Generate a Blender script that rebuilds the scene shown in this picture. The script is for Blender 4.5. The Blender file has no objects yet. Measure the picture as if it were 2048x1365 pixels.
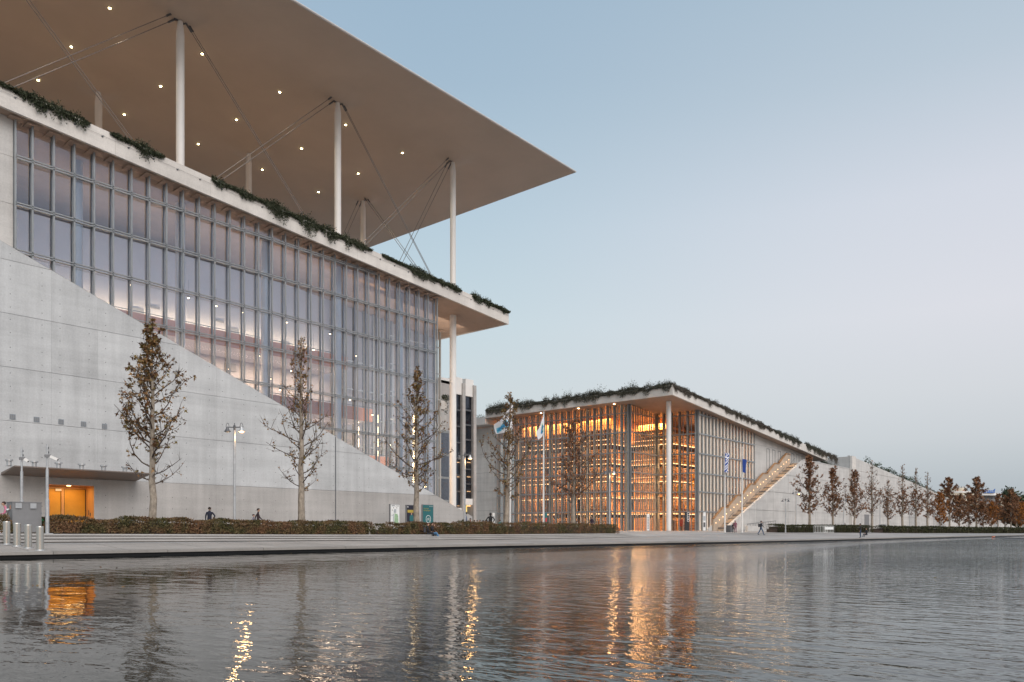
import bpy, bmesh, math, random
from mathutils import Vector, Matrix
R = math.radians
sc = bpy.context.scene
COL = sc.collection

# ------------------------------------------------------------------ camera, sky, light
# world axes: X runs along the canal front (away from the camera), Y runs into the buildings, Z up; water is z = 0
FPX, EYE, HY, CX = 1550.0, 1.3, 1060.0, 1024.0
TH = math.atan2(1306, 1550)
S, C = math.sin(TH), math.cos(TH)
cam = bpy.data.cameras.new('camera')
cam_ob = bpy.data.objects.new('camera', cam)
COL.objects.link(cam_ob)
cam_ob.location = (0, 0, EYE)
cam_ob.rotation_euler = (math.pi/2, 0, TH - math.pi/2)
cam.sensor_width = 36
cam.lens = FPX/2048*36
cam.shift_y = (HY - 682.5)/2048
cam.clip_start, cam.clip_end = 0.1, 6000
sc.camera = cam_ob

SUN_DIR = Vector((-0.30, -0.72, 0.74)).normalized()          # towards the afterglow, behind the camera
world = bpy.data.worlds.new('World')
sc.world = world
world.use_nodes = True
def build_world():
    nt = world.node_tree
    N, L = nt.nodes, nt.links
    N.clear()
    out = N.new('ShaderNodeOutputWorld')
    sky = N.new('ShaderNodeTexSky'); sky.sky_type = 'NISHITA'; sky.sun_disc = False
    sky.sun_elevation = R(2.0); sky.sun_rotation = R(200); sky.ozone_density = 2.0
    b1 = N.new('ShaderNodeBackground'); b1.inputs[1].default_value = 0.05
    L.new(sky.outputs[0], b1.inputs[0])
    tc = N.new('ShaderNodeTexCoord')
    sep = N.new('ShaderNodeSeparateXYZ'); L.new(tc.outputs['Generated'], sep.inputs[0])
    asn = N.new('ShaderNodeMath'); asn.operation = 'ARCSINE'; L.new(sep.outputs['Z'], asn.inputs[0])
    mr = N.new('ShaderNodeMapRange'); mr.inputs[1].default_value = 0; mr.inputs[2].default_value = math.pi/2
    L.new(asn.outputs[0], mr.inputs[0])
    def ramp(stops):
        r = N.new('ShaderNodeValToRGB'); e = r.color_ramp.elements
        while len(e) < len(stops): e.new(0.5)
        for el, (a, c) in zip(e, stops):
            el.position = a/90; el.color = (*c, 1)
        L.new(mr.outputs[0], r.inputs[0]); return r
    cool = ramp([(0, (0.372, 0.448, 0.513)), (3, (0.420, 0.495, 0.551)), (6, (0.535, 0.591, 0.629)), (10, (0.570, 0.628, 0.654)), (15, (0.533, 0.632, 0.676)),
                 (22, (0.447, 0.563, 0.644)), (30, (0.352, 0.468, 0.574)), (38, (0.311, 0.430, 0.549)), (60, (0.255, 0.366, 0.494)), (90, (0.219, 0.321, 0.441))])
    pale = ramp([(0, (0.368, 0.438, 0.500)), (3, (0.430, 0.488, 0.550)), (6, (0.552, 0.581, 0.629)), (9, (0.622, 0.636, 0.675)), (14, (0.688, 0.686, 0.733)),
                 (21, (0.639, 0.662, 0.727)), (28, (0.485, 0.562, 0.639)), (36, (0.383, 0.490, 0.587)), (60, (0.255, 0.366, 0.494)), (90, (0.219, 0.321, 0.441))])
    # afterglow turns smoothly round the horizon from the cool side to the pale side
    dotn = N.new('ShaderNodeVectorMath'); dotn.operation = 'DOT_PRODUCT'
    flat = N.new('ShaderNodeVectorMath'); flat.operation = 'MULTIPLY'; flat.inputs[1].default_value = (1, 1, 0)
    nrm = N.new('ShaderNodeVectorMath'); nrm.operation = 'NORMALIZE'
    L.new(tc.outputs['Generated'], flat.inputs[0]); L.new(flat.outputs[0], nrm.inputs[0]); L.new(nrm.outputs[0], dotn.inputs[0])
    dotn.inputs[1].default_value = (math.cos(R(-35)), math.sin(R(-35)), 0)
    m2 = N.new('ShaderNodeMapRange'); m2.interpolation_type = 'SMOOTHSTEP'
    m2.inputs[1].default_value = 0.1; m2.inputs[2].default_value = 0.78
    L.new(dotn.outputs['Value'], m2.inputs[0])
    mx = N.new('ShaderNodeMix'); mx.data_type = 'RGBA'
    L.new(m2.outputs[0], mx.inputs[0]); L.new(cool.outputs[0], mx.inputs[6]); L.new(pale.outputs[0], mx.inputs[7])
    b2 = N.new('ShaderNodeBackground'); b2.inputs[1].default_value = 1.0
    L.new(mx.outputs[2], b2.inputs[0])
    add = N.new('ShaderNodeAddShader')
    L.new(b1.outputs[0], add.inputs[0]); L.new(b2.outputs[0], add.inputs[1]); L.new(add.outputs[0], out.inputs[0])
build_world()
sun = bpy.data.lights.new('sun', 'SUN')
sun.energy = 2.85
sun.angle = R(56)
sun.color = (1.0, .915, .85)
sun_ob = bpy.data.objects.new('sun', sun)
COL.objects.link(sun_ob)
sun_ob.rotation_euler = (-SUN_DIR).to_track_quat('-Z', 'Y').to_euler()
sun_ob.location = SUN_DIR*200
sc.view_settings.view_transform = 'Standard'
sc.view_settings.look = 'None'
sc.view_settings.exposure = 0.0
sc.view_settings.gamma = 1.0
sc.view_settings.use_curve_mapping = False
sc.render.engine = 'CYCLES'
cy = sc.cycles
cy.max_bounces = 10; cy.diffuse_bounces = 4; cy.glossy_bounces = 5; cy.transparent_max_bounces = 28; cy.transmission_bounces = 4
cy.sample_clamp_indirect = 6
cy.caustics_reflective = False; cy.caustics_refractive = False
cy.use_denoising = True

# ------------------------------------------------------------------ helpers
def ray(x, y):
    u = (x - CX)/FPX
    return Vector((C + u*S, S - u*C, (HY - y)/FPX))
def PY(x, y, Y):
    r = ray(x, y); d = Y/r.y
    return Vector((r.x*d, Y, EYE + r.z*d))
def PX(x, y, X):
    r = ray(x, y); d = X/r.x
    return Vector((X, r.y*d, EYE + r.z*d))
def PZ(x, y, Z):
    r = ray(x, y); d = (Z - EYE)/r.z
    return Vector((r.x*d, r.y*d, Z))
def lerp(a, b, t): return a + (b - a)*t
def interp(tab, x):
    if x <= tab[0][0]: return tab[0][1]
    for (a, va), (b, vb) in zip(tab, tab[1:]):
        if x <= b: return va + (vb - va)*(x - a)/(b - a)
    return tab[-1][1]

class MB:
    """collects faces for one mesh"""
    def __init__(s): s.v = []; s.f = []; s.m = []; s.mi = 0
    def add(s, vs, fs):
        b = len(s.v); s.v += [tuple(p) for p in vs]
        s.f += [tuple(i + b for i in f) for f in fs]; s.m += [s.mi]*len(fs)
    def quad(s, a, b, c, d): s.add((a, b, c, d), ((0, 1, 2, 3),))
    def box(s, x0, x1, y0, y1, z0, z1):
        s.add([(x0, y0, z0), (x1, y0, z0), (x1, y1, z0), (x0, y1, z0), (x0, y0, z1), (x1, y0, z1), (x1, y1, z1), (x0, y1, z1)],
              [(0, 3, 2, 1), (4, 5, 6, 7), (0, 1, 5, 4), (1, 2, 6, 5), (2, 3, 7, 6), (3, 0, 4, 7)])
    def bar(s, p, q, w, h, up=(0, 0, 1)):
        p, q = Vector(p), Vector(q); t = (q - p).normalized(); u = Vector(up)
        a = t.cross(u)
        if a.length < 1e-4: a = t.cross(Vector((1, 0, 0)))
        a.normalize(); b = a.cross(t); a = a*w/2; b = b*h/2
        s.add([p - a - b, p + a - b, p + a + b, p - a + b, q - a - b, q + a - b, q + a + b, q - a + b],
              [(0, 3, 2, 1), (4, 5, 6, 7), (0, 1, 5, 4), (1, 2, 6, 5), (2, 3, 7, 6), (3, 0, 4, 7)])
    def tube(s, pts, rad, n=8, cap=True):
        pts = [Vector(p) for p in pts]
        if not hasattr(rad, '__len__'): rad = [rad]*len(pts)
        base = len(s.v); ref = None
        for i, p in enumerate(pts):
            t = (pts[min(i+1, len(pts)-1)] - pts[max(i-1, 0)]).normalized()
            if ref is None:
                ref = Vector((1, 0, 0)) if abs(t.x) < .8 else Vector((0, 1, 0))
            a = (ref - t*ref.dot(t)).normalized(); b = t.cross(a); ref = a
            for k in range(n):
                an = 2*math.pi*k/n
                s.v.append(tuple(p + (a*math.cos(an) + b*math.sin(an))*rad[i]))
        for i in range(len(pts)-1):
            for k in range(n):
                k2 = (k+1) % n
                s.f.append((base+i*n+k, base+i*n+k2, base+(i+1)*n+k2, base+(i+1)*n+k)); s.m.append(s.mi)
        if cap:
            s.f.append(tuple(base+k for k in reversed(range(n)))); s.m.append(s.mi)
            e = base+(len(pts)-1)*n
            s.f.append(tuple(e+k for k in range(n))); s.m.append(s.mi)
    def cyl(s, x, y, z0, z1, r, n=20, r2=None):
        s.tube([(x, y, z0), (x, y, z1)], [r, r if r2 is None else r2], n)
    def prism(s, poly, a0, a1, axis):
        """poly: 2D points; extruded from a0 to a1 along axis ('x': poly is (y,z); 'y': (x,z); 'z': (x,y))"""
        def p3(p, a):
            return (a, p[0], p[1]) if axis == 'x' else (p[0], a, p[1]) if axis == 'y' else (p[0], p[1], a)
        n = len(poly); vs = [p3(p, a0) for p in poly] + [p3(p, a1) for p in poly]
        s.add(vs, [tuple(range(n)), tuple(reversed(range(n, 2*n)))] + [(i, i+n, (i+1) % n+n, (i+1) % n) for i in range(n)])
    def leaf(s, p, d, n, l, w):
        """a kite leaf at p pointing along d"""
        d = d.normalized(); a = d.cross(n)
        if a.length < 1e-3: a = d.cross(Vector((.3, .5, .8)))
        a.normalize()
        s.add([p, p + d*l*.45 + a*w/2, p + d*l, p + d*l*.45 - a*w/2], ((0, 1, 2, 3),))
    def mesh(s, name, mats, smooth=False, off=None):
        me = bpy.data.meshes.new(name)
        v = s.v if off is None else [(a - off[0], b - off[1], c - off[2]) for a, b, c in s.v]
        me.from_pydata(v, [], s.f)
        for m in (mats if isinstance(mats, (list, tuple)) else [mats]): me.materials.append(m)
        if s.mi or any(s.m): me.polygons.foreach_set('material_index', s.m)
        if smooth: me.polygons.foreach_set('use_smooth', [True]*len(s.f))
        bm = bmesh.new(); bm.from_mesh(me); bmesh.ops.recalc_face_normals(bm, faces=bm.faces); bm.to_mesh(me); bm.free()
        return me
    def build(s, name, mats, parent=None, smooth=False, world=True, loc=None):
        """link as ONE object; world=True: vertices are in world space and are brought into the thing's space"""
        off = None
        if world and parent is not None: off = origin(parent)
        if loc is not None and parent is None: off = loc
        return link(name, s.mesh(name, mats, smooth, off), parent, loc)
def origin(o):
    p = Vector((0, 0, 0))
    while o is not None: p = p + Vector(o.location); o = o.parent
    return p
def link(name, data, parent=None, loc=None):
    o = bpy.data.objects.new(name, data); COL.objects.link(o)
    if parent is not None: o.parent = parent
    if loc is not None: o.location = loc
    return o
def tag(o, label=None, cat=None, group=None, kind=None):
    if label: o['label'] = label
    if cat: o['category'] = cat
    if group: o['group'] = group
    if kind: o['kind'] = kind
    return o
def thing(name, label, cat, loc=(0, 0, 0), rz=0, group=None):
    o = link(name, None, None, loc); o.rotation_euler = (0, 0, rz); o.empty_display_size = .3
    return tag(o, label, cat, group)
def dup(root, loc, rz=None, label=None, group=None, scale=None):
    def cp(o, par):
        c = o.copy(); COL.objects.link(c); c.parent = par
        for ch in o.children: cp(ch, c)
        return c
    r = cp(root, None); r.location = loc
    if rz is not None: r.rotation_euler = (0, 0, rz)
    if label: r['label'] = label
    if group: r['group'] = group
    if scale: r.scale = (scale,)*3 if not hasattr(scale, '__len__') else scale
    return r

# a rectangular lamp
def area(name, loc, rot, sx, sy, energy, col):
    l = bpy.data.lights.new(name, 'AREA'); l.shape = 'RECTANGLE'; l.size, l.size_y = sx, sy; l.energy = energy; l.color = col
    o = link(name, l); o.location = loc; o.rotation_euler = rot; return o

# ------------------------------------------------------------------ materials
def node_mat(name):
    m = bpy.data.materials.new(name); m.use_nodes = True
    nt = m.node_tree; return m, nt.nodes, nt.links, nt.nodes['Principled BSDF']
def plain(name, col, rough=.6, metal=0.0, var=0.12, scale=3.0, bump=0.0, spec=None, objvar=0.0, stretch=None, col2=None, detail=5):
    """a surface with mottled tone (noise between col*(1-var) and col*(1+var), or col and col2) and fine relief"""
    m, N, L, P = node_mat(name)
    tc = N.new('ShaderNodeTexCoord'); mp = N.new('ShaderNodeMapping')
    L.new(tc.outputs['Object'], mp.inputs[0])
    if stretch: mp.inputs['Scale'].default_value = stretch
    no = N.new('ShaderNodeTexNoise'); no.inputs['Scale'].default_value = scale; no.inputs['Detail'].default_value = detail
    no.inputs['Roughness'].default_value = .62
    L.new(mp.outputs[0], no.inputs[0])
    r = N.new('ShaderNodeValToRGB'); e = r.color_ramp.elements
    e[0].position, e[1].position = .3, .7
    a = [c*(1-var) for c in col]; b = [min(1, c*(1+var)) for c in col] if col2 is None else col2
    e[0].color = (*a, 1); e[1].color = (*b, 1)
    L.new(no.outputs[0], r.inputs[0])
    colout = r.outputs[0]
    if objvar:
        oi = N.new('ShaderNodeObjectInfo'); mr = N.new('ShaderNodeMapRange')
        mr.inputs[3].default_value = 1-objvar; mr.inputs[4].default_value = 1+objvar
        L.new(oi.outputs['Random'], mr.inputs[0])
        mu = N.new('ShaderNodeVectorMath'); mu.operation = 'SCALE'
        L.new(colout, mu.inputs[0]); L.new(mr.outputs[0], mu.inputs['Scale']); colout = mu.outputs[0]
    L.new(colout, P.inputs['Base Color'])
    P.inputs['Roughness'].default_value = rough; P.inputs['Metallic'].default_value = metal
    if spec is not None: P.inputs['Specular IOR Level'].default_value = spec
    if bump:
        n2 = N.new('ShaderNodeTexNoise'); n2.inputs['Scale'].default_value = scale*6; n2.inputs['Detail'].default_value = 4
        L.new(mp.outputs[0], n2.inputs[0])
        bp = N.new('ShaderNodeBump'); bp.inputs['Strength'].default_value = bump; bp.inputs['Distance'].default_value = .02
        L.new(n2.outputs[0], bp.inputs['Height']); L.new(bp.outputs[0], P.inputs['Normal'])
    return m
def concrete(name, col, streak=.10, objvar=.03, boards=0.0, rough=.75):
    """cast concrete: cloudy tone, fine speckle, vertical run marks and shutter-board relief"""
    m, N, L, P = node_mat(name)
    tc = N.new('ShaderNodeTexCoord')
    def noise(sc_, st, det=6, ro=.6):
        mp = N.new('ShaderNodeMapping'); mp.inputs['Scale'].default_value = st
        L.new(tc.outputs['Object'], mp.inputs[0])
        n = N.new('ShaderNodeTexNoise'); n.inputs['Scale'].default_value = sc_; n.inputs['Detail'].default_value = det
        n.inputs['Roughness'].default_value = ro
        L.new(mp.outputs[0], n.inputs[0]); return n.outputs[0]
    clouds, runs, speck = noise(.35, (1, 1, .8)), noise(1.6, (1, 1, .07)), noise(9, (1, 1, 1), 4)
    lifts = noise(.9, (.12, .12, 1.4), 4)
    def madd(a, k, b=None):
        q = N.new('ShaderNodeMath'); q.operation = 'MULTIPLY_ADD'
        L.new(a, q.inputs[0]); q.inputs[1].default_value = k
        if b is None: q.inputs[2].default_value = 1 - k/2
        else: L.new(b, q.inputs[2])
        return q.outputs[0]
    k = .55
    tot = k + streak*2.2 + .25 + .22
    v = madd(clouds, k)
    def sub(a, kk, base):
        q = N.new('ShaderNodeMath'); q.operation = 'SUBTRACT'; L.new(a, q.inputs[0]); q.inputs[1].default_value = .5
        return madd(q.outputs[0], kk, base)
    v = sub(runs, streak*4.5, v); v = sub(speck, .36, v); v = sub(lifts, .42, v)
    oi = N.new('ShaderNodeObjectInfo')
    q = N.new('ShaderNodeMath'); q.operation = 'SUBTRACT'; L.new(oi.outputs['Random'], q.inputs[0]); q.inputs[1].default_value = .5
    v = madd(q.outputs[0], objvar*2, v)
    mu = N.new('ShaderNodeVectorMath'); mu.operation = 'SCALE'; mu.inputs[0].default_value = col
    L.new(v, mu.inputs['Scale']); L.new(mu.outputs[0], P.inputs['Base Color'])
    P.inputs['Roughness'].default_value = rough
    bp = N.new('ShaderNodeBump'); bp.inputs['Strength'].default_value = .25; bp.inputs['Distance'].default_value = .02
    L.new(speck, bp.inputs['Height'])
    if boards:
        wv = N.new('ShaderNodeTexWave'); wv.bands_direction = 'Y'; wv.inputs['Scale'].default_value = boards
        wv.inputs['Distortion'].default_value = .3
        L.new(tc.outputs['Object'], wv.inputs[0])
        b2 = N.new('ShaderNodeBump'); b2.inputs['Strength'].default_value = .5; b2.inputs['Distance'].default_value = .03
        L.new(wv.outputs[1], b2.inputs['Height']); L.new(bp.outputs[0], b2.inputs['Normal']); L.new(b2.outputs[0], P.inputs['Normal'])
    else: L.new(bp.outputs[0], P.inputs['Normal'])
    return m
def glow(name, col, strength):
    m = bpy.data.materials.new(name); m.use_nodes = True
    nt = m.node_tree; nt.nodes.clear()
    e = nt.nodes.new('ShaderNodeEmission'); e.inputs[0].default_value = (*col, 1); e.inputs[1].default_value = strength
    o = nt.nodes.new('ShaderNodeOutputMaterial'); nt.links.new(e.outputs[0], o.inputs[0])
    return m
def glass(name, tint, boost=1.5, ior=1.5):
    m = bpy.data.materials.new(name); m.use_nodes = True
    nt = m.node_tree; N, L = nt.nodes, nt.links; N.clear()
    t = N.new('ShaderNodeBsdfTransparent'); t.inputs[0].default_value = (*tint, 1)
    g = N.new('ShaderNodeBsdfGlossy'); g.inputs['Roughness'].default_value = .015; g.inputs[0].default_value = (.82, .88, 1, 1)
    # Schlick reflectance from either side of the pane: .04 + .96*(1-cos)^5
    geo = N.new('ShaderNodeNewGeometry'); dt = N.new('ShaderNodeVectorMath'); dt.operation = 'DOT_PRODUCT'
    L.new(geo.outputs['Normal'], dt.inputs[0]); L.new(geo.outputs['Incoming'], dt.inputs[1])
    ab = N.new('ShaderNodeMath'); ab.operation = 'ABSOLUTE'; L.new(dt.outputs['Value'], ab.inputs[0])
    om = N.new('ShaderNodeMath'); om.operation = 'SUBTRACT'; om.inputs[0].default_value = 1; L.new(ab.outputs[0], om.inputs[1])
    pw = N.new('ShaderNodeMath'); pw.operation = 'POWER'; L.new(om.outputs[0], pw.inputs[0]); pw.inputs[1].default_value = 5
    f = N.new('ShaderNodeMath'); f.operation = 'MULTIPLY_ADD'; L.new(pw.outputs[0], f.inputs[0]); f.inputs[1].default_value = .95; f.inputs[2].default_value = .045
    k = N.new('ShaderNodeMath'); k.operation = 'MULTIPLY'; k.use_clamp = True; k.inputs[1].default_value = boost
    # panes are never perfectly flat: a slow wobble, different in every pane
    tc = N.new('ShaderNodeTexCoord'); oi = N.new('ShaderNodeObjectInfo')
    ad = N.new('ShaderNodeVectorMath'); ad.operation = 'ADD'
    cm = N.new('ShaderNodeVectorMath'); cm.operation = 'SCALE'; cm.inputs[0].default_value = (37, 91, 53); L.new(oi.outputs['Random'], cm.inputs['Scale'])
    L.new(tc.outputs['Object'], ad.inputs[0]); L.new(cm.outputs[0], ad.inputs[1])
    n = N.new('ShaderNodeTexNoise'); n.inputs['Scale'].default_value = .5; n.inputs['Detail'].default_value = 1
    L.new(ad.outputs[0], n.inputs[0])
    bp = N.new('ShaderNodeBump'); bp.inputs['Strength'].default_value = .05; bp.inputs['Distance'].default_value = .10
    L.new(n.outputs[0], bp.inputs['Height']); L.new(bp.outputs[0], g.inputs['Normal'])
    mx = N.new('ShaderNodeMixShader'); o = N.new('ShaderNodeOutputMaterial')
    L.new(f.outputs[0], k.inputs[0]); L.new(k.outputs[0], mx.inputs[0]); L.new(t.outputs[0], mx.inputs[1]); L.new(g.outputs[0], mx.inputs[2])
    L.new(mx.outputs[0], o.inputs[0]); return m
def leafmat(name, stops, patch=0.0, patchcols=None, rough=.6, trans=.15, pscale=.35):
    """leaves: every leaf its own tone (random per mesh island), optional drier patches"""
    m, N, L, P = node_mat(name)
    g = N.new('ShaderNodeNewGeometry')
    def ramp(st):
        r = N.new('ShaderNodeValToRGB'); e = r.color_ramp.elements
        while len(e) < len(st): e.new(.5)
        for el, (a, c) in zip(e, st): el.position = a; el.color = (*c, 1)
        L.new(g.outputs['Random Per Island'], r.inputs[0]); return r.outputs[0]
    out = ramp(stops)
    if patch:
        tc = N.new('ShaderNodeTexCoord'); no = N.new('ShaderNodeTexNoise'); no.inputs['Scale'].default_value = pscale; no.inputs['Detail'].default_value = 3
        L.new(tc.outputs['Object'], no.inputs[0])
        mr = N.new('ShaderNodeMapRange'); mr.inputs[1].default_value = .5-patch; mr.inputs[2].default_value = .62
        L.new(no.outputs[0], mr.inputs[0])
        mx = N.new('ShaderNodeMix'); mx.data_type = 'RGBA'
        L.new(mr.outputs[0], mx.inputs[0]); L.new(out, mx.inputs[6]); L.new(ramp(patchcols), mx.inputs[7]); out = mx.outputs[2]
    L.new(out, P.inputs['Base Color']); P.inputs['Roughness'].default_value = rough
    P.inputs['Specular IOR Level'].default_value = .25
    return m

M = dict(
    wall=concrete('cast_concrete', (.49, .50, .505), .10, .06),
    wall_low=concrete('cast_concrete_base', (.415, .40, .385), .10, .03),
    wall2=concrete('cast_concrete_warm', (.52, .505, .485), .10, .03),
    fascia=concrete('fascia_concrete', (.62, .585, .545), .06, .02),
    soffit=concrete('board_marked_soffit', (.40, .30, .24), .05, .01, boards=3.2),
    canopy=plain('canopy_render', (.53, .455, .395), .7, var=.07, scale=.12, bump=.05),
    white=plain('white_paint', (.78, .76, .73), .45, var=.04, scale=.6),
    steel=plain('painted_steel', (.30, .315, .32), .4, .35, var=.10, scale=1.5),
    alu=plain('satin_aluminium', (.27, .285, .295), .38, .25, var=.08, scale=1.5),
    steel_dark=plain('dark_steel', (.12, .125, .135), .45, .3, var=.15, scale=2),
    galv=plain('galvanised_steel', (.50, .51, .52), .42, .6, var=.18, scale=2.5),
    brushed=plain('brushed_steel', (.56, .54, .50), .33, .85, var=.12, scale=6, stretch=(1, 1, .05)),
    cable=plain('steel_cable', (.22, .20, .19), .5, .4, var=.1),
    pave=concrete('quay_paving', (.33, .305, .285), .03, .11, rough=.7),
    kerb=concrete('kerb_stone', (.30, .28, .26), .05, .10, rough=.7),
    step=concrete('step_stone', (.39, .375, .36), .03, .04),
    wood=plain('oiled_wood', (.36, .19, .085), .5, var=.25, scale=1.5, stretch=(1, 1, .1)),
    woodlight=plain('light_wood', (.62, .33, .12), .5, var=.2, scale=1.2, stretch=(1, 1, .1)),
    cream=plain('cream_plaster', (.74, .66, .52), .6, var=.05),
    inner=plain('interior_plaster', (.44, .43, .455), .7, var=.05, scale=.4),
    vent=plain('vent_paint', (.24, .27, .30), .5, var=.05),
    rim=plain('canopy_rim', (.52, .49, .47), .5, var=.05),
    finwhite=plain('cream_fins', (.80, .72, .62), .5, var=.05),
    tan=plain('tan_stone', (.44, .35, .27), .6, var=.08, scale=1),
    copper=plain('copper_panel', (.50, .25, .17), .55, .1, var=.12, scale=.7),
    floor=plain('interior_floor', (.35, .26, .20), .4, var=.1),
    door=plain('orange_door', (.66, .33, .035), .45, var=.08, scale=2),
    bark=plain('plane_bark', (.17, .135, .105), .9, var=.2, scale=4, col2=(.42, .36, .29), bump=.4, stretch=(1, 1, .6)),
    twig=plain('twig_bark', (.085, .062, .05), .9, var=.25, scale=3),
    grey=plain('grey_cabinet_paint', (.22, .22, .225), .5, .1, var=.05, scale=3),
    green_plastic=plain('green_plastic', (.02, .28, .12), .4, var=.06),
    black=plain('black_paint', (.015, .016, .02), .5, var=.2),
    asphalt=plain('far_ground', (.16, .155, .14), .9, var=.2, scale=.05),
    skin=plain('skin', (.46, .27, .19), .55, var=.05),
    hair=plain('dark_hair', (.02, .014, .01), .6, var=.2),
    pane=glass('facade_glass', (.82, .865, .92), 2.2),
    pane_lib=glass('library_glass', (.93, .92, .90), .9),
    pane_dark=glass('smoked_glass', (.52, .53, .56), 1.3),
    led=glow('warm_led', (1.0, .56, .25), 5.0),
    lamp_on=glow('lamp_glow', (1.0, .47, .15), 13.0),
    down=glow('downlight_glow', (1.0, .84, .40), 34.0),
    spot=glow('interior_spot_glow', (1.0, .66, .34), 16.0),
    redpaint=plain('red_paint', (.55, .03, .025), .5, var=.08),
    yellow=plain('yellow_paint', (.85, .50, .02), .5, var=.06),
    blue=plain('blue_paint', (.02, .12, .42), .5, var=.08),
    teal=plain('teal_print', (.025, .14, .15), .4, var=.05),
    navy=plain('navy_print', (.02, .02, .035), .4, var=.1),
    paper=plain('white_print', (.80, .81, .80), .5, var=.03),
    gold=plain('gold_print', (.45, .34, .06), .5, var=.1),
    map_green=plain('map_green', (.32, .48, .30), .6, var=.2, scale=6),
    map_grey=plain('map_grey', (.42, .46, .48), .6, var=.2, scale=6),
    plant=leafmat('trailing_leaves', [(0, (.022, .03, .016)), (.5, (.045, .055, .03)), (.85, (.075, .085, .05)), (1, (.12, .12, .08))]),
    dryplant=leafmat('dry_trailing_leaves', [(0, (.07, .055, .05)), (.5, (.115, .095, .08)), (.8, (.09, .09, .06)), (1, (.19, .16, .13))]),
    dryplant2=leafmat('grey_trailing_leaves', [(0, (.035, .036, .028)), (.5, (.07, .07, .052)), (.8, (.10, .095, .07)), (1, (.16, .15, .11))]),
    hedge=leafmat('hedge_leaves', [(0, (.032, .035, .014)), (.45, (.068, .066, .024)), (.8, (.12, .10, .04)), (1, (.18, .14, .065))], .10,
                  [(0, (.08, .04, .022)), (.4, (.17, .088, .045)), (.75, (.25, .14, .075)), (1, (.13, .10, .045))], pscale=.9),
    hedge_far=leafmat('dark_hedge_leaves', [(0, (.015, .02, .008)), (.5, (.04, .045, .015)), (1, (.08, .07, .03))]),
    leaf_a=leafmat('brown_leaves', [(0, (.06, .03, .014)), (.35, (.17, .08, .03)), (.65, (.15, .125, .04)), (.85, (.25, .13, .045)), (1, (.33, .20, .09))]),
    leaf_b=leafmat('rust_leaves', [(0, (.09, .042, .025)), (.4, (.20, .085, .04)), (.8, (.28, .135, .06)), (1, (.17, .12, .07))]),
    leaf_c=leafmat('orange_leaves', [(0, (.14, .05, .012)), (.4, (.30, .10, .018)), (.8, (.42, .17, .03)), (1, (.2, .1, .04))]),
    pine=leafmat('evergreen_leaves', [(0, (.015, .025, .012)), (.5, (.035, .05, .022)), (1, (.07, .085, .04))]),
)
def books():
    m, N, L, P = node_mat('book_spines')
    tc = N.new('ShaderNodeTexCoord'); mp = N.new('ShaderNodeMapping'); mp.inputs['Scale'].default_value = (7, 7, 1.1)
    L.new(tc.outputs['Object'], mp.inputs[0])
    v = N.new('ShaderNodeTexVoronoi'); v.feature = 'F1'; v.inputs['Scale'].default_value = 2.2
    L.new(mp.outputs[0], v.inputs[0])
    r = N.new('ShaderNodeValToRGB'); e = r.color_ramp.elements
    e[0].color = (.05, .02, .012, 1); e[1].color = (.30, .16, .08, 1); k = e.new(.55); k.color = (.13, .05, .025, 1); k = e.new(.8); k.color = (.07, .06, .055, 1)
    sp = N.new('ShaderNodeSeparateColor'); L.new(v.outputs['Color'], sp.inputs[0]); L.new(sp.outputs[0], r.inputs[0])
    L.new(r.outputs[0], P.inputs['Base Color']); P.inputs['Roughness'].default_value = .6
    return m
M['books'] = books()
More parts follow.
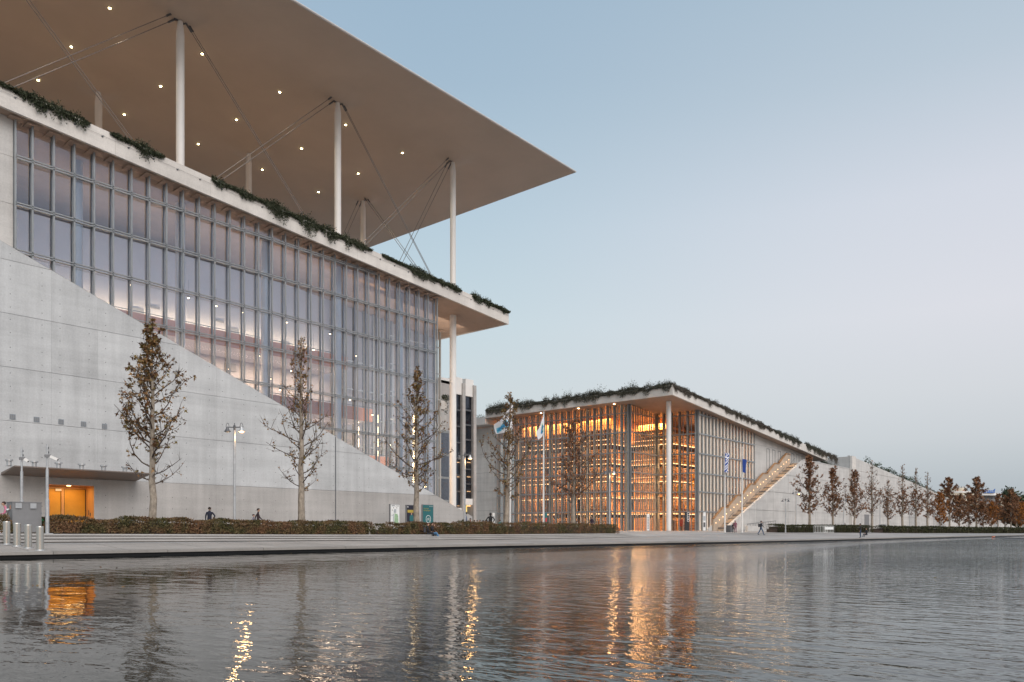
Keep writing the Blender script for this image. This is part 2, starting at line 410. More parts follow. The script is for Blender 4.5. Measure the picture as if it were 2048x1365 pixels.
def water_mat():
    m, N, L, P = node_mat('canal_water')
    P.inputs['Base Color'].default_value = (.012, .016, .014, 1)
    P.inputs['Roughness'].default_value = .02
    P.inputs['IOR'].default_value = 1.33
    P.inputs['Specular IOR Level'].default_value = .55
    tc = N.new('ShaderNodeTexCoord')
    def noise(scale, st, rot, det=2, dist=0.0):
        mp = N.new('ShaderNodeMapping'); mp.inputs['Scale'].default_value = st; mp.inputs['Rotation'].default_value = (0, 0, rot)
        L.new(tc.outputs['Object'], mp.inputs[0])
        n = N.new('ShaderNodeTexNoise'); n.inputs['Scale'].default_value = scale; n.inputs['Detail'].default_value = det
        n.inputs['Distortion'].default_value = dist
        L.new(mp.outputs[0], n.inputs[0]); return n.outputs[0]
    # wind ripples, crests roughly across the view, choppier towards the open end of the canal
    a = noise(3.2, (1, .42, 1), R(50), 3, .4)
    b = noise(.8, (1, .5, 1), R(38), 2, .3)
    c = noise(9, (1, .5, 1), R(60), 2)
    gust = noise(.045, (1, 1, 1), 0, 2)
    sep = N.new('ShaderNodeSeparateXYZ'); L.new(tc.outputs['Object'], sep.inputs[0])
    dn = N.new('ShaderNodeVectorMath'); dn.operation = 'DOT_PRODUCT'; L.new(tc.outputs['Object'], dn.inputs[0])
    dn.inputs[1].default_value = (S, -C, 0)
    mr = N.new('ShaderNodeMapRange'); mr.inputs[1].default_value = -8; mr.inputs[2].default_value = 18
    mr.inputs[3].default_value = .16; mr.inputs[4].default_value = 3.0
    L.new(dn.outputs['Value'], mr.inputs[0])
    g2 = N.new('ShaderNodeMapRange'); g2.inputs[1].default_value = .35; g2.inputs[2].default_value = .65
    g2.inputs[3].default_value = .45; g2.inputs[4].default_value = 1.5
    L.new(gust, g2.inputs[0])
    am = N.new('ShaderNodeMath'); am.operation = 'MULTIPLY'; L.new(mr.outputs[0], am.inputs[0]); L.new(g2.outputs[0], am.inputs[1])
    def scl(x, k, base=None):
        q = N.new('ShaderNodeMath'); q.operation = 'MULTIPLY_ADD'; L.new(x, q.inputs[0]); q.inputs[1].default_value = k
        if base is None: q.inputs[2].default_value = 0
        else: L.new(base, q.inputs[2])
        return q.outputs[0]
    h = scl(c, .10, scl(a, .45))
    hm = N.new('ShaderNodeMath'); hm.operation = 'MULTIPLY'; L.new(h, hm.inputs[0]); L.new(am.outputs[0], hm.inputs[1])
    bb = scl(b, .30)
    h = N.new('ShaderNodeMath'); h.operation = 'ADD'; L.new(hm.outputs[0], h.inputs[0]); L.new(bb, h.inputs[1]); h = h.outputs[0]
    bp = N.new('ShaderNodeBump'); bp.inputs['Strength'].default_value = 1.0; bp.inputs['Distance'].default_value = .072
    L.new(h, bp.inputs['Height']); L.new(bp.outputs[0], P.inputs['Normal'])
    return m
M['water'] = water_mat()

# ------------------------------------------------------------------ ground: quay, steps, terrace
BANK = [(-300, 60), (-60, 46), (0, 41.3), (12, 40.3), (25, 38.8), (40, 36.8), (56, 34.2), (72, 31.6), (86, 30), (100, 28.9), (145, 25.3), (189, 22), (300, 14.5), (400, 8), (700, -10), (3000, -150)]
XS = [-300, -120, -60, -25, 0, 7, 12, 18, 25, 32, 40, 48, 56, 64, 72, 76, 80, 84, 90, 100, 120, 145, 189, 240, 300, 400, 700, 1500, 3000]
ZB = [(-300, .6), (13, .6), (36, .5), (53, .42), (72, .48), (80, .63), (88, .78), (100, .84), (145, .84)]
HS = [(-300, .5), (13, .5), (36, .43), (53, .45), (72, .40), (76, .26), (80, .12), (85, 0)]
YB, TREAD = 44.5, .62
def rows(X):
    by, zb, h = interp(BANK, X), interp(ZB, X), interp(HS, X)
    r = [(by, .27), (by + .55, .305), (YB, zb)]
    for k in range(3):
        zt = zb + h*(k+1)/3; g = min(1, h/.2)
        r.append((YB + TREAD*k + .001, zt - .085*g)); r.append((YB + TREAD*k - .10*g + .002, zt - .08*g)); r.append((YB + TREAD*k - .10*g + .003, zt)); r.append((YB + TREAD*(k+1), zt + .002))
    r += [(60.4, 1.12), (130, 1.15), (3000, 1.15)]
    return r
def gz(X, Y):
    r = rows(X)
    for (a, za), (b, zb) in zip(r, r[1:]):
        if Y <= b and b > a: return za + (zb - za)*max(0, Y - a)/(b - a)
    return 1.15
def sheet(name, i0, i1, mat, kind='structure', label=None):
    mb = MB(); n = i1 - i0 + 1
    for X in XS:
        for Y, z in rows(X)[i0:i1+1]: mb.v.append((X, Y, z))
    for a in range(len(XS)-1):
        for k in range(n-1):
            mb.f.append((a*n+k, (a+1)*n+k, (a+1)*n+k+1, a*n+k+1)); mb.m.append(0)
    return tag(mb.build(name, mat), kind=kind)
quay = sheet('quay', 1, 2, M['pave'])
sheet('steps', 2, 14, M['step'])
sheet('terrace', 14, 17, M['pave'])
# kerb stones along the water: one stone every few metres, slightly uneven
rnd = random.Random(5)
def bank_pt(X): return Vector((X, interp(BANK, X), 0))
xk = -12.0
while xk < 230:
    ln = 5.2 if xk < 110 else 12
    a, b = bank_pt(xk), bank_pt(xk + ln)
    t = (b - a).normalized(); nrm = Vector((-t.y, t.x, 0))
    a2, b2 = a + t*.012, b - t*.012
    dz = rnd.uniform(-.006, .006)
    mb = MB()
    f = lambda p, o, z: p + nrm*o + Vector((0, 0, z))
    vs = [f(a2, 0, .14), f(b2, 0, .14), f(b2, .58, .14), f(a2, .58, .14), f(a2, 0, .275+dz), f(b2, 0, .275+dz), f(b2, .57, .312), f(a2, .57, .312)]
    mb.add(vs, [(0, 3, 2, 1), (4, 5, 6, 7), (0, 1, 5, 4), (1, 2, 6, 5), (2, 3, 7, 6), (3, 0, 4, 7)])
    mb.build('kerb_stone', M['kerb'], quay)
    xk += ln
# large paving slabs of the quay, with open joints
quay.data.materials[0] = M['kerb']
for v in quay.data.vertices: v.co.z -= .02
xk = -12.0
while xk < 150:
    ln = 4.2
    for fa, fb in ((0, .36), (.36, .72), (.72, 1)):
        if (fa > .5) and xk > 90: continue
        g = .03; mb = MB(); vs = []
        for X, ff in ((xk+g, fa), (xk+ln-g, fa), (xk+ln-g, fb), (xk+g, fb)):
            a = interp(BANK, X)+.56; Y = lerp(a, YB-.12, ff) + (g if ff == fa else -g); vs.append((X, Y, gz(X, Y)+.003))
        mb.add(vs + [(x, y, z-.05) for x, y, z in vs], [(0, 1, 2, 3), (7, 6, 5, 4)] + [(i, i+4, (i+1) % 4+4, (i+1) % 4) for i in range(4)])
        mb.build('paving_slab', M['pave'], quay)
    xk += ln
# gap under the kerb: quay wall set back, its shade given by black colour
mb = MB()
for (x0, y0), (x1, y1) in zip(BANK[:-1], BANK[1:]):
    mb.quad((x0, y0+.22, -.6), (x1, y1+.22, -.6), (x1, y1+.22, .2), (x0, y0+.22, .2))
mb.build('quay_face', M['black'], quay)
mb = MB()
mb.quad((-400, .5, 0), (2600, .5, 0), (2600, 75, 0), (-400, 75, 0))
tag(mb.build('water', M['water']), kind='structure')
mb = MB(); mb.box(-400, 2600, -900, .5, -1, .28)
tag(mb.build('near_bank', M['pave']), kind='structure')

# ------------------------------------------------------------------ opera house
OH = thing('opera_house', 'grey concrete and glass hall with a sloping ramp wall under the wide canopy', 'building', (17.7, 60, 1.1))
YW = 60.0
def soff(X): return 30.1 - .076*(X - 20.2)
def ramp_top(X): return 20.8 - .387*(X - 17.7)
def clip_poly(poly, f):
    """keep the part of a 2D polygon where f(p) >= 0"""
    out = []
    for i, p in enumerate(poly):
        q = poly[(i+1) % len(poly)]; a, b = f(p), f(q)
        if a >= 0: out.append(p)
        if (a >= 0) != (b >= 0):
            t = a/(a-b); out.append((p[0]+(q[0]-p[0])*t, p[1]+(q[1]-p[1])*t))
    return out
# ramp wall: cast panels with recessed joints
DX0, DX1, DZ = 20.55, 23.7, 4.5
zrows = [.6, 5.0, 8.7, 12.35, 15.98, 19.6, 23.2]
xcols = [14.5] + [17.75 + 3.1*k for k in range(16)]
mb_back = MB(); mb_back.prism([(14.5, 5.0), (DX1+.15, 5.0), (DX1+.15, .6), (64.1, .6), (64.1, 2.6), (17.7, 20.6), (14.5, 21.8)], YW+.05, YW+.45, 'y')
mb_back.build('wall_core', M['wall'], OH)
rnd = random.Random(11)
ties = MB()
for xi in range(len(xcols)-1):
    for zi in range(len(zrows)-1):
        x0, x1 = xcols[xi]+.0025, min(xcols[xi+1], 64.2)-.0025; z0, z1 = zrows[zi]+.013, zrows[zi+1]-.013
        if x1 - x0 < .2: continue
        poly = clip_poly([(x0, z0), (x1, z0), (x1, z1), (x0, z1)], lambda p: ramp_top(p[0]) - p[1])
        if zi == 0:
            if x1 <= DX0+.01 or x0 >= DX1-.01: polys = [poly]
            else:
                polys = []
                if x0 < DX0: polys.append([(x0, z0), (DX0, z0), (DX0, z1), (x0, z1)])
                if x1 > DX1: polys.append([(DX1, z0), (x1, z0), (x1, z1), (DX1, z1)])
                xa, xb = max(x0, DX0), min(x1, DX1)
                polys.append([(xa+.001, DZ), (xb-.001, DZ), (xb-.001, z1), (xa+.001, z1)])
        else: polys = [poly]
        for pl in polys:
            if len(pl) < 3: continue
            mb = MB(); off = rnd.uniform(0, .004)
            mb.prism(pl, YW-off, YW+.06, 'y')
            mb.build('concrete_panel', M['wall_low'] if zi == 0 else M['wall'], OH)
        for tx in (.55, 2.5):
            for tz in (.45, 1.35, 2.35, 3.25):
                x, z = xcols[xi]+tx, zrows[zi]+tz
                if z < ramp_top(x)-.25 and not (DX0-.1 < x < DX1+.1 and z < DZ+.1):
                    ties.add([(x+.030*math.cos(a), YW-.006, z+.030*math.sin(a)) for a in (0, 1.05, 2.1, 3.14, 4.19, 5.24)], [tuple(range(6))])
o = ties.build('tie_holes', M['black'], OH); o['kind'] = 'stuff'
# ramp top coping (pale, facing up) behind the panel edge
mb = MB()
mb.quad((14.5, YW+.46, ramp_top(14.5)-.1), (64.2, YW+.46, ramp_top(64.2)-.1), (64.2, YW-.0, ramp_top(64.2)+.012), (14.5, YW-.0, ramp_top(14.5)+.012))
mb.build('coping', M['wall2'], OH)
mb = MB(); mb.box(64.2, 64.22, YW, YW+.46, .6, ramp_top(64.2)); mb.build('wall_end', M['wall'], OH)
# construction joint in the ramp wall
xj = PY(671, 960, YW).x
mb = MB(); mb.box(xj-.05, xj+.05, YW-.012, YW+.02, .6, ramp_top(xj)-.05); mb.build('movement_joint', M['steel_dark'], OH)
# ventilation grilles
for gx, gy in ((25, 834), (73, 839.5), (122, 844), (167, 848.5), (209, 853)):
    p = PY(gx, gy, YW)
    g = MB(); g.box(p.x-.18, p.x+.18, YW-.03, YW-.01, p.z-.18, p.z+.18); go = g.build('vent_grille', M['vent'], OH)
    g = MB()
    for k in range(3): g.box(p.x-.15+.11*k, p.x-.09+.11*k, YW-.045, YW-.031, p.z-.13, p.z+.13)
    g.build('slats', M['grey'], go)
# upper wall at the near end of the glazing
for k, (za, zb) in enumerate(((18.5, 24.15), (24.17, 27.48), (27.5, soff(18.5)))):
    mb = MB(); mb.box(10, 19.05, 61.9-.002*k, 62.4, za, zb); mb.build('end_wall_panel', M['wall2'], OH)
# door recess with the lit orange double door
mb = MB()
mb.box(DX0-.3, DX0, YW+.06, 61.7, .9, DZ+.25); mb.box(DX1, DX1+.3, YW+.06, 61.7, .9, DZ+.25); mb.box(DX0-.3, DX1+.3, YW+.06, 61.7, DZ+.002, DZ+.3)
mb.build('door_reveal', M['woodlight'], OH)
for xa, xb in ((DX0+.03, 21.98), (22.2, DX1-.05)):
    mb = MB(); mb.box(xa, xb, 61.5, 61.58, 1.12, DZ-.22); dr = mb.build('door', M['door'], OH)
    mb = MB(); mb.box(xa+.05, xb-.05, 61.40, 61.44, 2.18, 2.24); mb.box(xa+.05, xa+.16, 61.38, 61.5, 2.12, 2.32); mb.box(xb-.16, xb-.05, 61.38, 61.5, 2.12, 2.32)
    mb.build('push_bar', M['steel_dark'], dr)
mb = MB(); mb.box(DX0, DX1, 61.52, 61.68, 1.1, DZ); mb.build('door_backing', M['woodlight'], OH)
mb = MB(); mb.box(22.0, 22.18, 61.42, 61.6, 1.1, DZ); mb.box(DX0, DX1, 61.44, 61.6, DZ-.2, DZ-.003); mb.build('door_frame', M['woodlight'], OH)
mb = MB()
for x in (21.985, 22.185, DX1-.045, DX0+.005): mb.box(x, x+.035, 61.45, 61.49, 1.12, DZ-.21)
mb.box(DX0+.04, DX1-.05, 61.45, 61.49, DZ-.22, DZ-.19); mb.build('door_gasket', M['black'], OH)
mb = MB(); mb.box(21.6, 22.0, 61.40, 61.43, DZ-.38, DZ-.22); mb.build('door_plate', M['paper'], OH)
mb = MB(); mb.box(DX1-.02, DX1-.001, 60.9, 61.0, 2.4, 2.75); mb.box(DX1-.02, DX1-.001, 60.6, 60.72, 2.3, 2.55); mb.build('switch_plate', M['steel_dark'], OH)
mb = MB(); mb.box(22.05, 22.3, 60.5, 60.6, DZ-.04, DZ-.004); mb.build('recess_lamp', glow('door_lamp_glow', (1, .62, .25), 12), OH)
mb = MB(); mb.box(23.95, 24.2, YW-.12, YW-.01, 1.5, 2.1); mb.build('intercom', M['grey'], OH)
area('door_recess_light', (22.1, 60.6, DZ-.08), (0, 0, 0), 2.2, .5, 40, (1, .60, .22))
# awning over the door
AW = thing('entrance_awning', 'thin dark metal awning projecting over the orange door of the ramp wall', 'awning', (17.75, 60, 5.0))
mb = MB()
mb.add([(17.75, 59.99, 5.0), (26.7, 59.99, 5.0), (26.7, 57.4, 5.42), (17.75, 57.4, 5.42), (17.75, 59.99, 5.16), (26.7, 59.99, 5.16), (26.7, 57.4, 5.50), (17.75, 57.4, 5.50)],
       [(0, 3, 2, 1), (4, 5, 6, 7), (0, 1, 5, 4), (1, 2, 6, 5), (2, 3, 7, 6), (3, 0, 4, 7)])
mb.build('awning_plate', plain('awning_metal', (.20, .165, .145), .55, .2, var=.08, scale=.8), AW)
for k, gx in enumerate((18, 68.5, 117, 163, 207, 249.5)):
    p = PZ(gx, 935, 5.65); p = PY(gx, 936, 57.75)
    mb = MB(); mb.cyl(p.x, 57.75, 5.5, 5.80, .15, 12); mb.cyl(p.x, 57.75, 5.80, 5.90, .24, 12); mb.box(p.x-.2, p.x+.2, 57.7, 57.8, 5.45, 5.5)
    mb.build('floodlight', M['galv'], AW)

# glass front: mullions, rails, panes
YG, GX0, PITCH, NB = 62.0, 20.2, 1.3827, 29
TR = [4.5, 7.8, 11.05, 14.35, 17.65, 20.9, 24.2, 27.5]
mx_list = [19.12] + [GX0 + PITCH*k for k in range(NB+1)]
plate = MB(); plate.box(-.45, .45, -.75, .35, -.1, -.04); plate_me = plate.mesh('top_plate', M['soffit'])
for x in mx_list:
    zt = soff(x) - .05; zb = max(1.1, min(ramp_top(x), 22) - .6) if x < 63.9 else 1.1
    mb = MB()
    mb.box(x-.06, x+.06, YG-.40, YG-.28, zb, zt)            # outer tube
    mb.box(x-.03, x+.03, YG-.03, YG+.03, zb, zt)              # glazing bead
    mb.box(x-.045, x+.045, YG+.10, YG+.20, zb, zt)            # inner tube
    mu = mb.build('mullion', M['alu'], OH)
    t = link('top_plate', plate_me, mu); t.location = Vector((x, YG, soff(x))) - origin(OH)
for z in TR:
    # the rail runs only where the glass stands clear of the ramp wall
    xa = max(19.12, 17.7 + (20.8 - z)/.387 - .8); xb = GX0 + PITCH*NB
    mb = MB()
    mb.box(xa, xb, YG-.40, YG-.26, z+.05, z+.13); mb.box(xa, xb, YG-.40, YG-.26, z-.13, z-.05); mb.box(xa, xb, YG-.05, YG+.06, z-.05, z+.05)
    if z < soff(xb)-.2: mb.build('transom', M['alu'], OH)
    else:
        mb = MB(); xe = 20.2 + (30.1 - .2 - z)/.076
        mb.box(xa, xe, YG-.40, YG-.26, z+.05, z+.13); mb.box(xa, xe, YG-.40, YG-.26, z-.13, z-.05); mb.box(xa, xe, YG-.05, YG+.06, z-.05, z+.05); mb.build('transom', M['alu'], OH)
zz = [1.1] + TR + [99]
pane_cache = {}
for i in range(len(mx_list)-1):
    xa, xb = mx_list[i]+.03, mx_list[i+1]-.03
    for k in range(len(zz)-1):
        za, zb = zz[k]+.02, zz[k+1]-.02
        sa, sb = soff(xa)-.06, soff(xb)-.06
        if za > sb - .05: continue
        if zb < ramp_top(xb) - .9: continue
        if zz[k+1] > sb:
            mb = MB(); mb.prism([(xa, za), (xb, za), (xb, sb), (xa, sa)], YG-.012, YG+.012, 'y'); mb.build('glass_pane', M['pane'], OH)
        else:
            key = (round(xb-xa, 3), round(zb-za, 3))
            if key not in pane_cache:
                mb = MB(); mb.box(0, xb-xa, -.012, .012, 0, zb-za); pane_cache[key] = mb.mesh('glass_pane', M['pane'])
            o = link('glass_pane', pane_cache[key], OH); o.location = Vector((xa, YG, za)) - origin(OH)
# set-back glazing behind the far corner
for x in (68.0, 68.9):
    mb = MB(); mb.box(x-.07, x+.07, 69.8, 70.1, 1.1, soff(x)-.02); mb.build('mullion', M['steel'], OH)
for z in TR:
    if z < soff(68.9) - .3:
        mb = MB(); mb.box(60.5, 68.95, 69.85, 69.98, z-.06, z+.06); mb.build('transom', M['alu'], OH)
mb = MB(); mb.box(68.4, 69.5, 69.3, 70.4, soff(69)-.12, soff(69)-.06); mb.build('top_plate', M['soffit'], OH)
# roof slab with a deep pale edge made of precast pieces
YS, RX1 = 60.75, 71.5
mb = MB()
def slab(mb, x0, x1, y0, y1, za, zb, sfun):
    mb.add([(x0, y0, sfun(x0)+za), (x1, y0, sfun(x1)+za), (x1, y1, sfun(x1)+za), (x0, y1, sfun(x0)+za),
            (x0, y0, sfun(x0)+zb), (x1, y0, sfun(x1)+zb), (x1, y1, sfun(x1)+zb), (x0, y1, sfun(x0)+zb)],
           [(0, 3, 2, 1), (4, 5, 6, 7), (0, 1, 5, 4), (1, 2, 6, 5), (2, 3, 7, 6), (3, 0, 4, 7)])
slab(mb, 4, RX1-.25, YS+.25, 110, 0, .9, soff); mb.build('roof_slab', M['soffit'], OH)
xf = [4, 10.2] + [10.2+7.66*k for k in range(1, 9)]; xf[-1] = RX1
for a, b in zip(xf, xf[1:]):
    mb = MB(); slab(mb, a+.006, b-.006, YS, YS+.25, -.04, 1.5, soff); fo = mb.build('fascia_panel', M['fascia'], OH)
    mb = MB()
    for k in range(4):
        x = lerp(a, b, (k+.5)/4); mb.box(x-.05, x+.05, YS-.05, YS+.01, soff(x)+.88, soff(x)+.98); mb.bar((x-.05, YS-.06, soff(x)+.95), (x+.12, YS-.06, soff(x)+1.02), .02, .03)
    mb.build('cable_bracket', M['steel_dark'], fo)
for a, b in ((YS+.26, 73), (73.01, 86), (86.01, 110)):
    mb = MB(); mb.add([(RX1-.25, a, soff(RX1)-.04), (RX1, a, soff(RX1)-.04), (RX1, b, soff(RX1)-.04), (RX1-.25, b, soff(RX1)-.04),
                       (RX1-.25, a, soff(RX1)+1.5), (RX1, a, soff(RX1)+1.5), (RX1, b, soff(RX1)+1.5), (RX1-.25, b, soff(RX1)+1.5)],
                      [(0, 3, 2, 1), (4, 5, 6, 7), (0, 1, 5, 4), (1, 2, 6, 5), (2, 3, 7, 6), (3, 0, 4, 7)]); mb.build('fascia_panel', M['fascia'], OH)
mb = MB(); mb.bar((4, YS-.06, soff(4)+.98), (RX1, YS-.06, soff(RX1)+.98), .012, .012); mb.build('edge_cable', M['cable'], OH)
# columns carrying the slab; the one outside stands in the open corner
CXS, CY = [15.8, 32.4, 48.9, 65.6], 64.4
for x in (24.2, 32.4, 40.6, 48.9, 57.2, 65.6):
    mb = MB(); mb.cyl(x, CY, 1.1, soff(x), .39, 28); mb.build('column', M['white'], OH, smooth=False)
# interior: floors, back wall, balconies
mb = MB()
mb.box(10, 71, 73.0, 73.4, 1.1, 28); mb.build('inner_wall', M['inner'], OH)
mb = MB(); mb.box(10, 10.3, 62.6, 73, 1.1, 29); mb.build('inner_side_wall', M['inner'], OH)
for z, y0, xe in ((19.2, 68.2, 53), (13.8, 67.6, 56), (8.6, 67.2, 58)):
    mb = MB(); mb.box(10.3, xe, y0, 73, z-.45, z); mb.build('inner_floor', M['inner'], OH)
    mb = MB(); mb.box(10.3, xe, y0-.12, y0, z-.5, z+.9); mb.build('balcony_front', M['copper'], OH)
    mb = MB(); mb.bar((10.3, y0-.06, z+1.05), (xe, y0-.06, z+1.05), .06, .06); mb.build('balcony_rail', M['steel_dark'], OH)
mb = MB(); mb.box(10, 64, 62.6, 73, 1.0, 1.12); mb.build('inner_floor', M['floor'], OH)
# wall panels, screens and clock boxes seen on the inner wall
for gx, gy, w, h in ((274, 625, 1.2, .8), (466, 664, 1.2, .8), (571, 691, 1.0, .75), (460, 735, 1.2, .8), (305, 614, 1.3, .22), (438, 642, 1.0, .2)):
    p = PY(gx, gy, 72.95)
    mb = MB(); mb.box(p.x-w/2, p.x+w/2, 72.86, 72.98, p.z-h/2, p.z+h/2); mb.build('wall_screen', M['grey'], OH)
for gx, gy in ((262, 570), (377, 596), (432, 612), (484, 625), (543, 758), (455, 738), (518, 712), (573, 645), (627, 700), (660, 668), (713, 712), (640, 780), (583, 742), (560, 780), (700, 800), (470, 800), (745, 830), (780, 890), (610, 850)):
    p = PY(gx, gy, 67.2)
    mb = MB(); mb.cyl(p.x, 67.2, p.z, p.z+.16, .10, 10); so = mb.build('spotlight', M['steel_dark'], OH)
    mb = MB(); mb.cyl(p.x, 67.2, p.z-.05, p.z-.003, .09, 10); mb.build('bulb', M['spot'], so)
    mb = MB(); mb.cyl(p.x, 67.2, p.z+.16, p.z+1.6, .012, 5); mb.build('hanger', M['steel_dark'], so)
# stair tower lights and shelving strips behind the far bays
for gx in (716, 758, 800, 828):
    for k in range(6):
        p = PY(gx, 838+24*k, 69); mb = MB(); mb.box(p.x-.12, p.x+.12, 69, 69.06, p.z-.45, p.z+.45); mb.build('light_strip', M['spot'], OH)
for x in [54.4 + 1.45*k for k in range(11)]:
    mb = MB(); mb.box(x-.12, x+.12, 72.3, 72.6, 1.1, soff(x)-.05); mb.build('rear_mullion', M['steel'], OH)
for z in TR[:-1]:
    mb = MB(); mb.box(54.3, 70, 72.35, 72.5, z-.08, z+.08); mb.build('rear_transom', M['steel'], OH)
WARM = (1.0, .66, .40)
area('foyer_wall_washer', (33, 70.9, 19.8), (R(108), 0, 0), 40, .3, 2100, (1, .70, .40)).data.spread = R(105)
area('foyer_lamp_middle', (34, 70, 18.6), (0, 0, 0), 38, 1.2, 4600, WARM)
area('foyer_lamp_lower', (36, 70, 13.2), (0, 0, 0), 40, 1.2, 4400, WARM)
area('foyer_lamp_ground', (40, 69, 8.0), (0, 0, 0), 38, 1.2, 2400, WARM)
area('foyer_hall_fill', (36, 65.6, 24.5), (R(90), 0, 0), 34, 7, 1000, (1, .96, .93))  # added soft ambient fill that brightens the upper foyer, not a fitting
area('foyer_far_end_fill', (62, 66.2, 14.5), (R(90), 0, 0), 15, 25, 2000, (1, .82, .66))  # unseen fill added to light the far-end wall evenly
area('foyer_soffit_lamp', (40, 65.0, 27.4), (R(180), 0, 0), 40, .5, 90, (1, .58, .25))

# ------------------------------------------------------------------ canopy
ZC = 45.3
CN = thing('canopy', 'huge thin pale square canopy floating above the hall roof on white columns', 'canopy', (28, 105, ZC))
CX0, CX1, CY0, CY1 = -22.0, 78.0, 55.6, 156.0
mb = MB()
# lens-shaped slab: flat soffit that dimples up round each column head, thin rounded rim
nx, ny = 64, 64
heads = [(x, y) for x in CXS for y in (64.4, 81.0, 97.6)]
def cz(x, y):
    z = 0
    for hx, hy in heads:
        d = math.hypot(x-hx, y-hy)
        if d < 2.6: z -= .55*(1-(d/2.6)**2)**2
    return z
gxs = sorted(set([CX0+(CX1-CX0)*i/nx for i in range(nx+1)] + [h+dd for h in CXS for dd in (-2.4, -1.8, -1.2, -.6, 0, .6, 1.2, 1.8, 2.4)]))
gys = sorted(set([CY0+(CY1-CY0)*i/ny for i in range(ny+1)] + [h+dd for h in (64.4, 81.0, 97.6) for dd in (-2.4, -1.8, -1.2, -.6, 0, .6, 1.2, 1.8, 2.4)]))
n = len(gys)
for x in gxs:
    for y in gys: mb.v.append((x, y, ZC + cz(x, y)))
for i in range(len(gxs)-1):
    for k in range(n-1): mb.f.append((i*n+k, i*n+k+1, (i+1)*n+k+1, (i+1)*n+k)); mb.m.append(0)
mb.build('soffit', M['canopy'], CN, smooth=True)
mb = MB()
prof = [(0, 0), (-.10, .03), (-.15, .11), (-.12, .20), (0, .25)]
ring = []
for o_, z in prof:
    ring.append([(CX0+o_, CY0+o_, ZC+z), (CX1-o_, CY0+o_, ZC+z), (CX1-o_, CY1-o_, ZC+z), (CX0+o_, CY1-o_, ZC+z)])
for a, b in zip(ring, ring[1:]):
    for k in range(4): mb.quad(a[k], a[(k+1) % 4], b[(k+1) % 4], b[k])
mb.build('edge_trim', M['rim'], CN)
mb = MB()
for k in range(4):
    a, b = ring[-1][k], ring[-1][(k+1) % 4]; mb.add([a, b, (28, 105, ZC+3.2)], [(0, 1, 2)])
mb.build('top_skin', M['canopy'], CN)
for (x, y) in heads[:]:
    if y > 90: continue
    zb = soff(min(x, 71)) + .9
    mb = MB(); mb.tube([(x, y, zb), (x, y, ZC-1.6), (x, y, ZC-.55)], [.34, .34, .20], 24); mb.build('column', M['white'], CN)
def rods(p, q, off):
    """a pair of thin steel rods with their end clevises"""
    mb = MB()
    for s in (-1, 1):
        o_ = Vector(off)*s
        mb.tube([Vector(p)+o_, Vector(q)+o_], .032, 6)
    r = mb.build('bracing_rod', M['cable'], CN)
    mb = MB(); d = (Vector(q)-Vector(p)).normalized()
    for s in (-1, 1):
        o_ = Vector(off)*s; mb.tube([Vector(p)-d*.5+o_, Vector(p)+d*.5+o_], .085, 6)
    mb.bar(Vector(p)-d*.9, Vector(p)-d*.2, .14, .75, up=(0, 0, 1)); mb.build('clevis', M['steel_dark'], r)
for x0, x1 in zip(CXS, CXS[1:]):
    for xa, xb in ((x0, x1), (x1, x0)):
        s = 1 if xb > xa else -1
        p, q = Vector((xa+.75*s, 64.4, ZC-.55)), Vector((xb-.4*s, 64.4, soff(xb)+.2))
        d = (q-p).normalized(); rods(p, q, Vector((-d.z, .0, d.x))*.20 + Vector((0, .12, 0)))
x = 65.6
for ya, yb in ((64.4, 81.0), (81.0, 64.4), (81.0, 97.6)):
    s = 1 if yb > ya else -1
    rods((x, ya+.75*s, ZC-.55), (x, yb-.4*s, soff(x)+.2), (.27, 0, 0))
for k in range(8):
    for j in range(3):
        x, y = 60.9 - 8.2*k, 68.0 + 8.12*j
        if x < CX0+4: continue
        mb = MB(); mb.tube([(x, y, ZC-.05), (x, y, ZC-.01)], [.16, .18], 14); dl = mb.build('downlight', M['white'], CN)
        mb = MB(); mb.tube([(x, y, ZC-.09), (x, y, ZC-.052)], [.085, .095], 12); mb.build('bulb', M['down'], dl)
        l = bpy.data.lights.new('downlight_lamp', 'SPOT'); l.energy = 900; l.color = (1, .84, .56); l.shadow_soft_size = .15; l.spot_size = R(110); l.spot_blend = .6
        lo = link('downlight_lamp', l, CN); lo.location = Vector((x, y, ZC-.3)) - origin(CN)

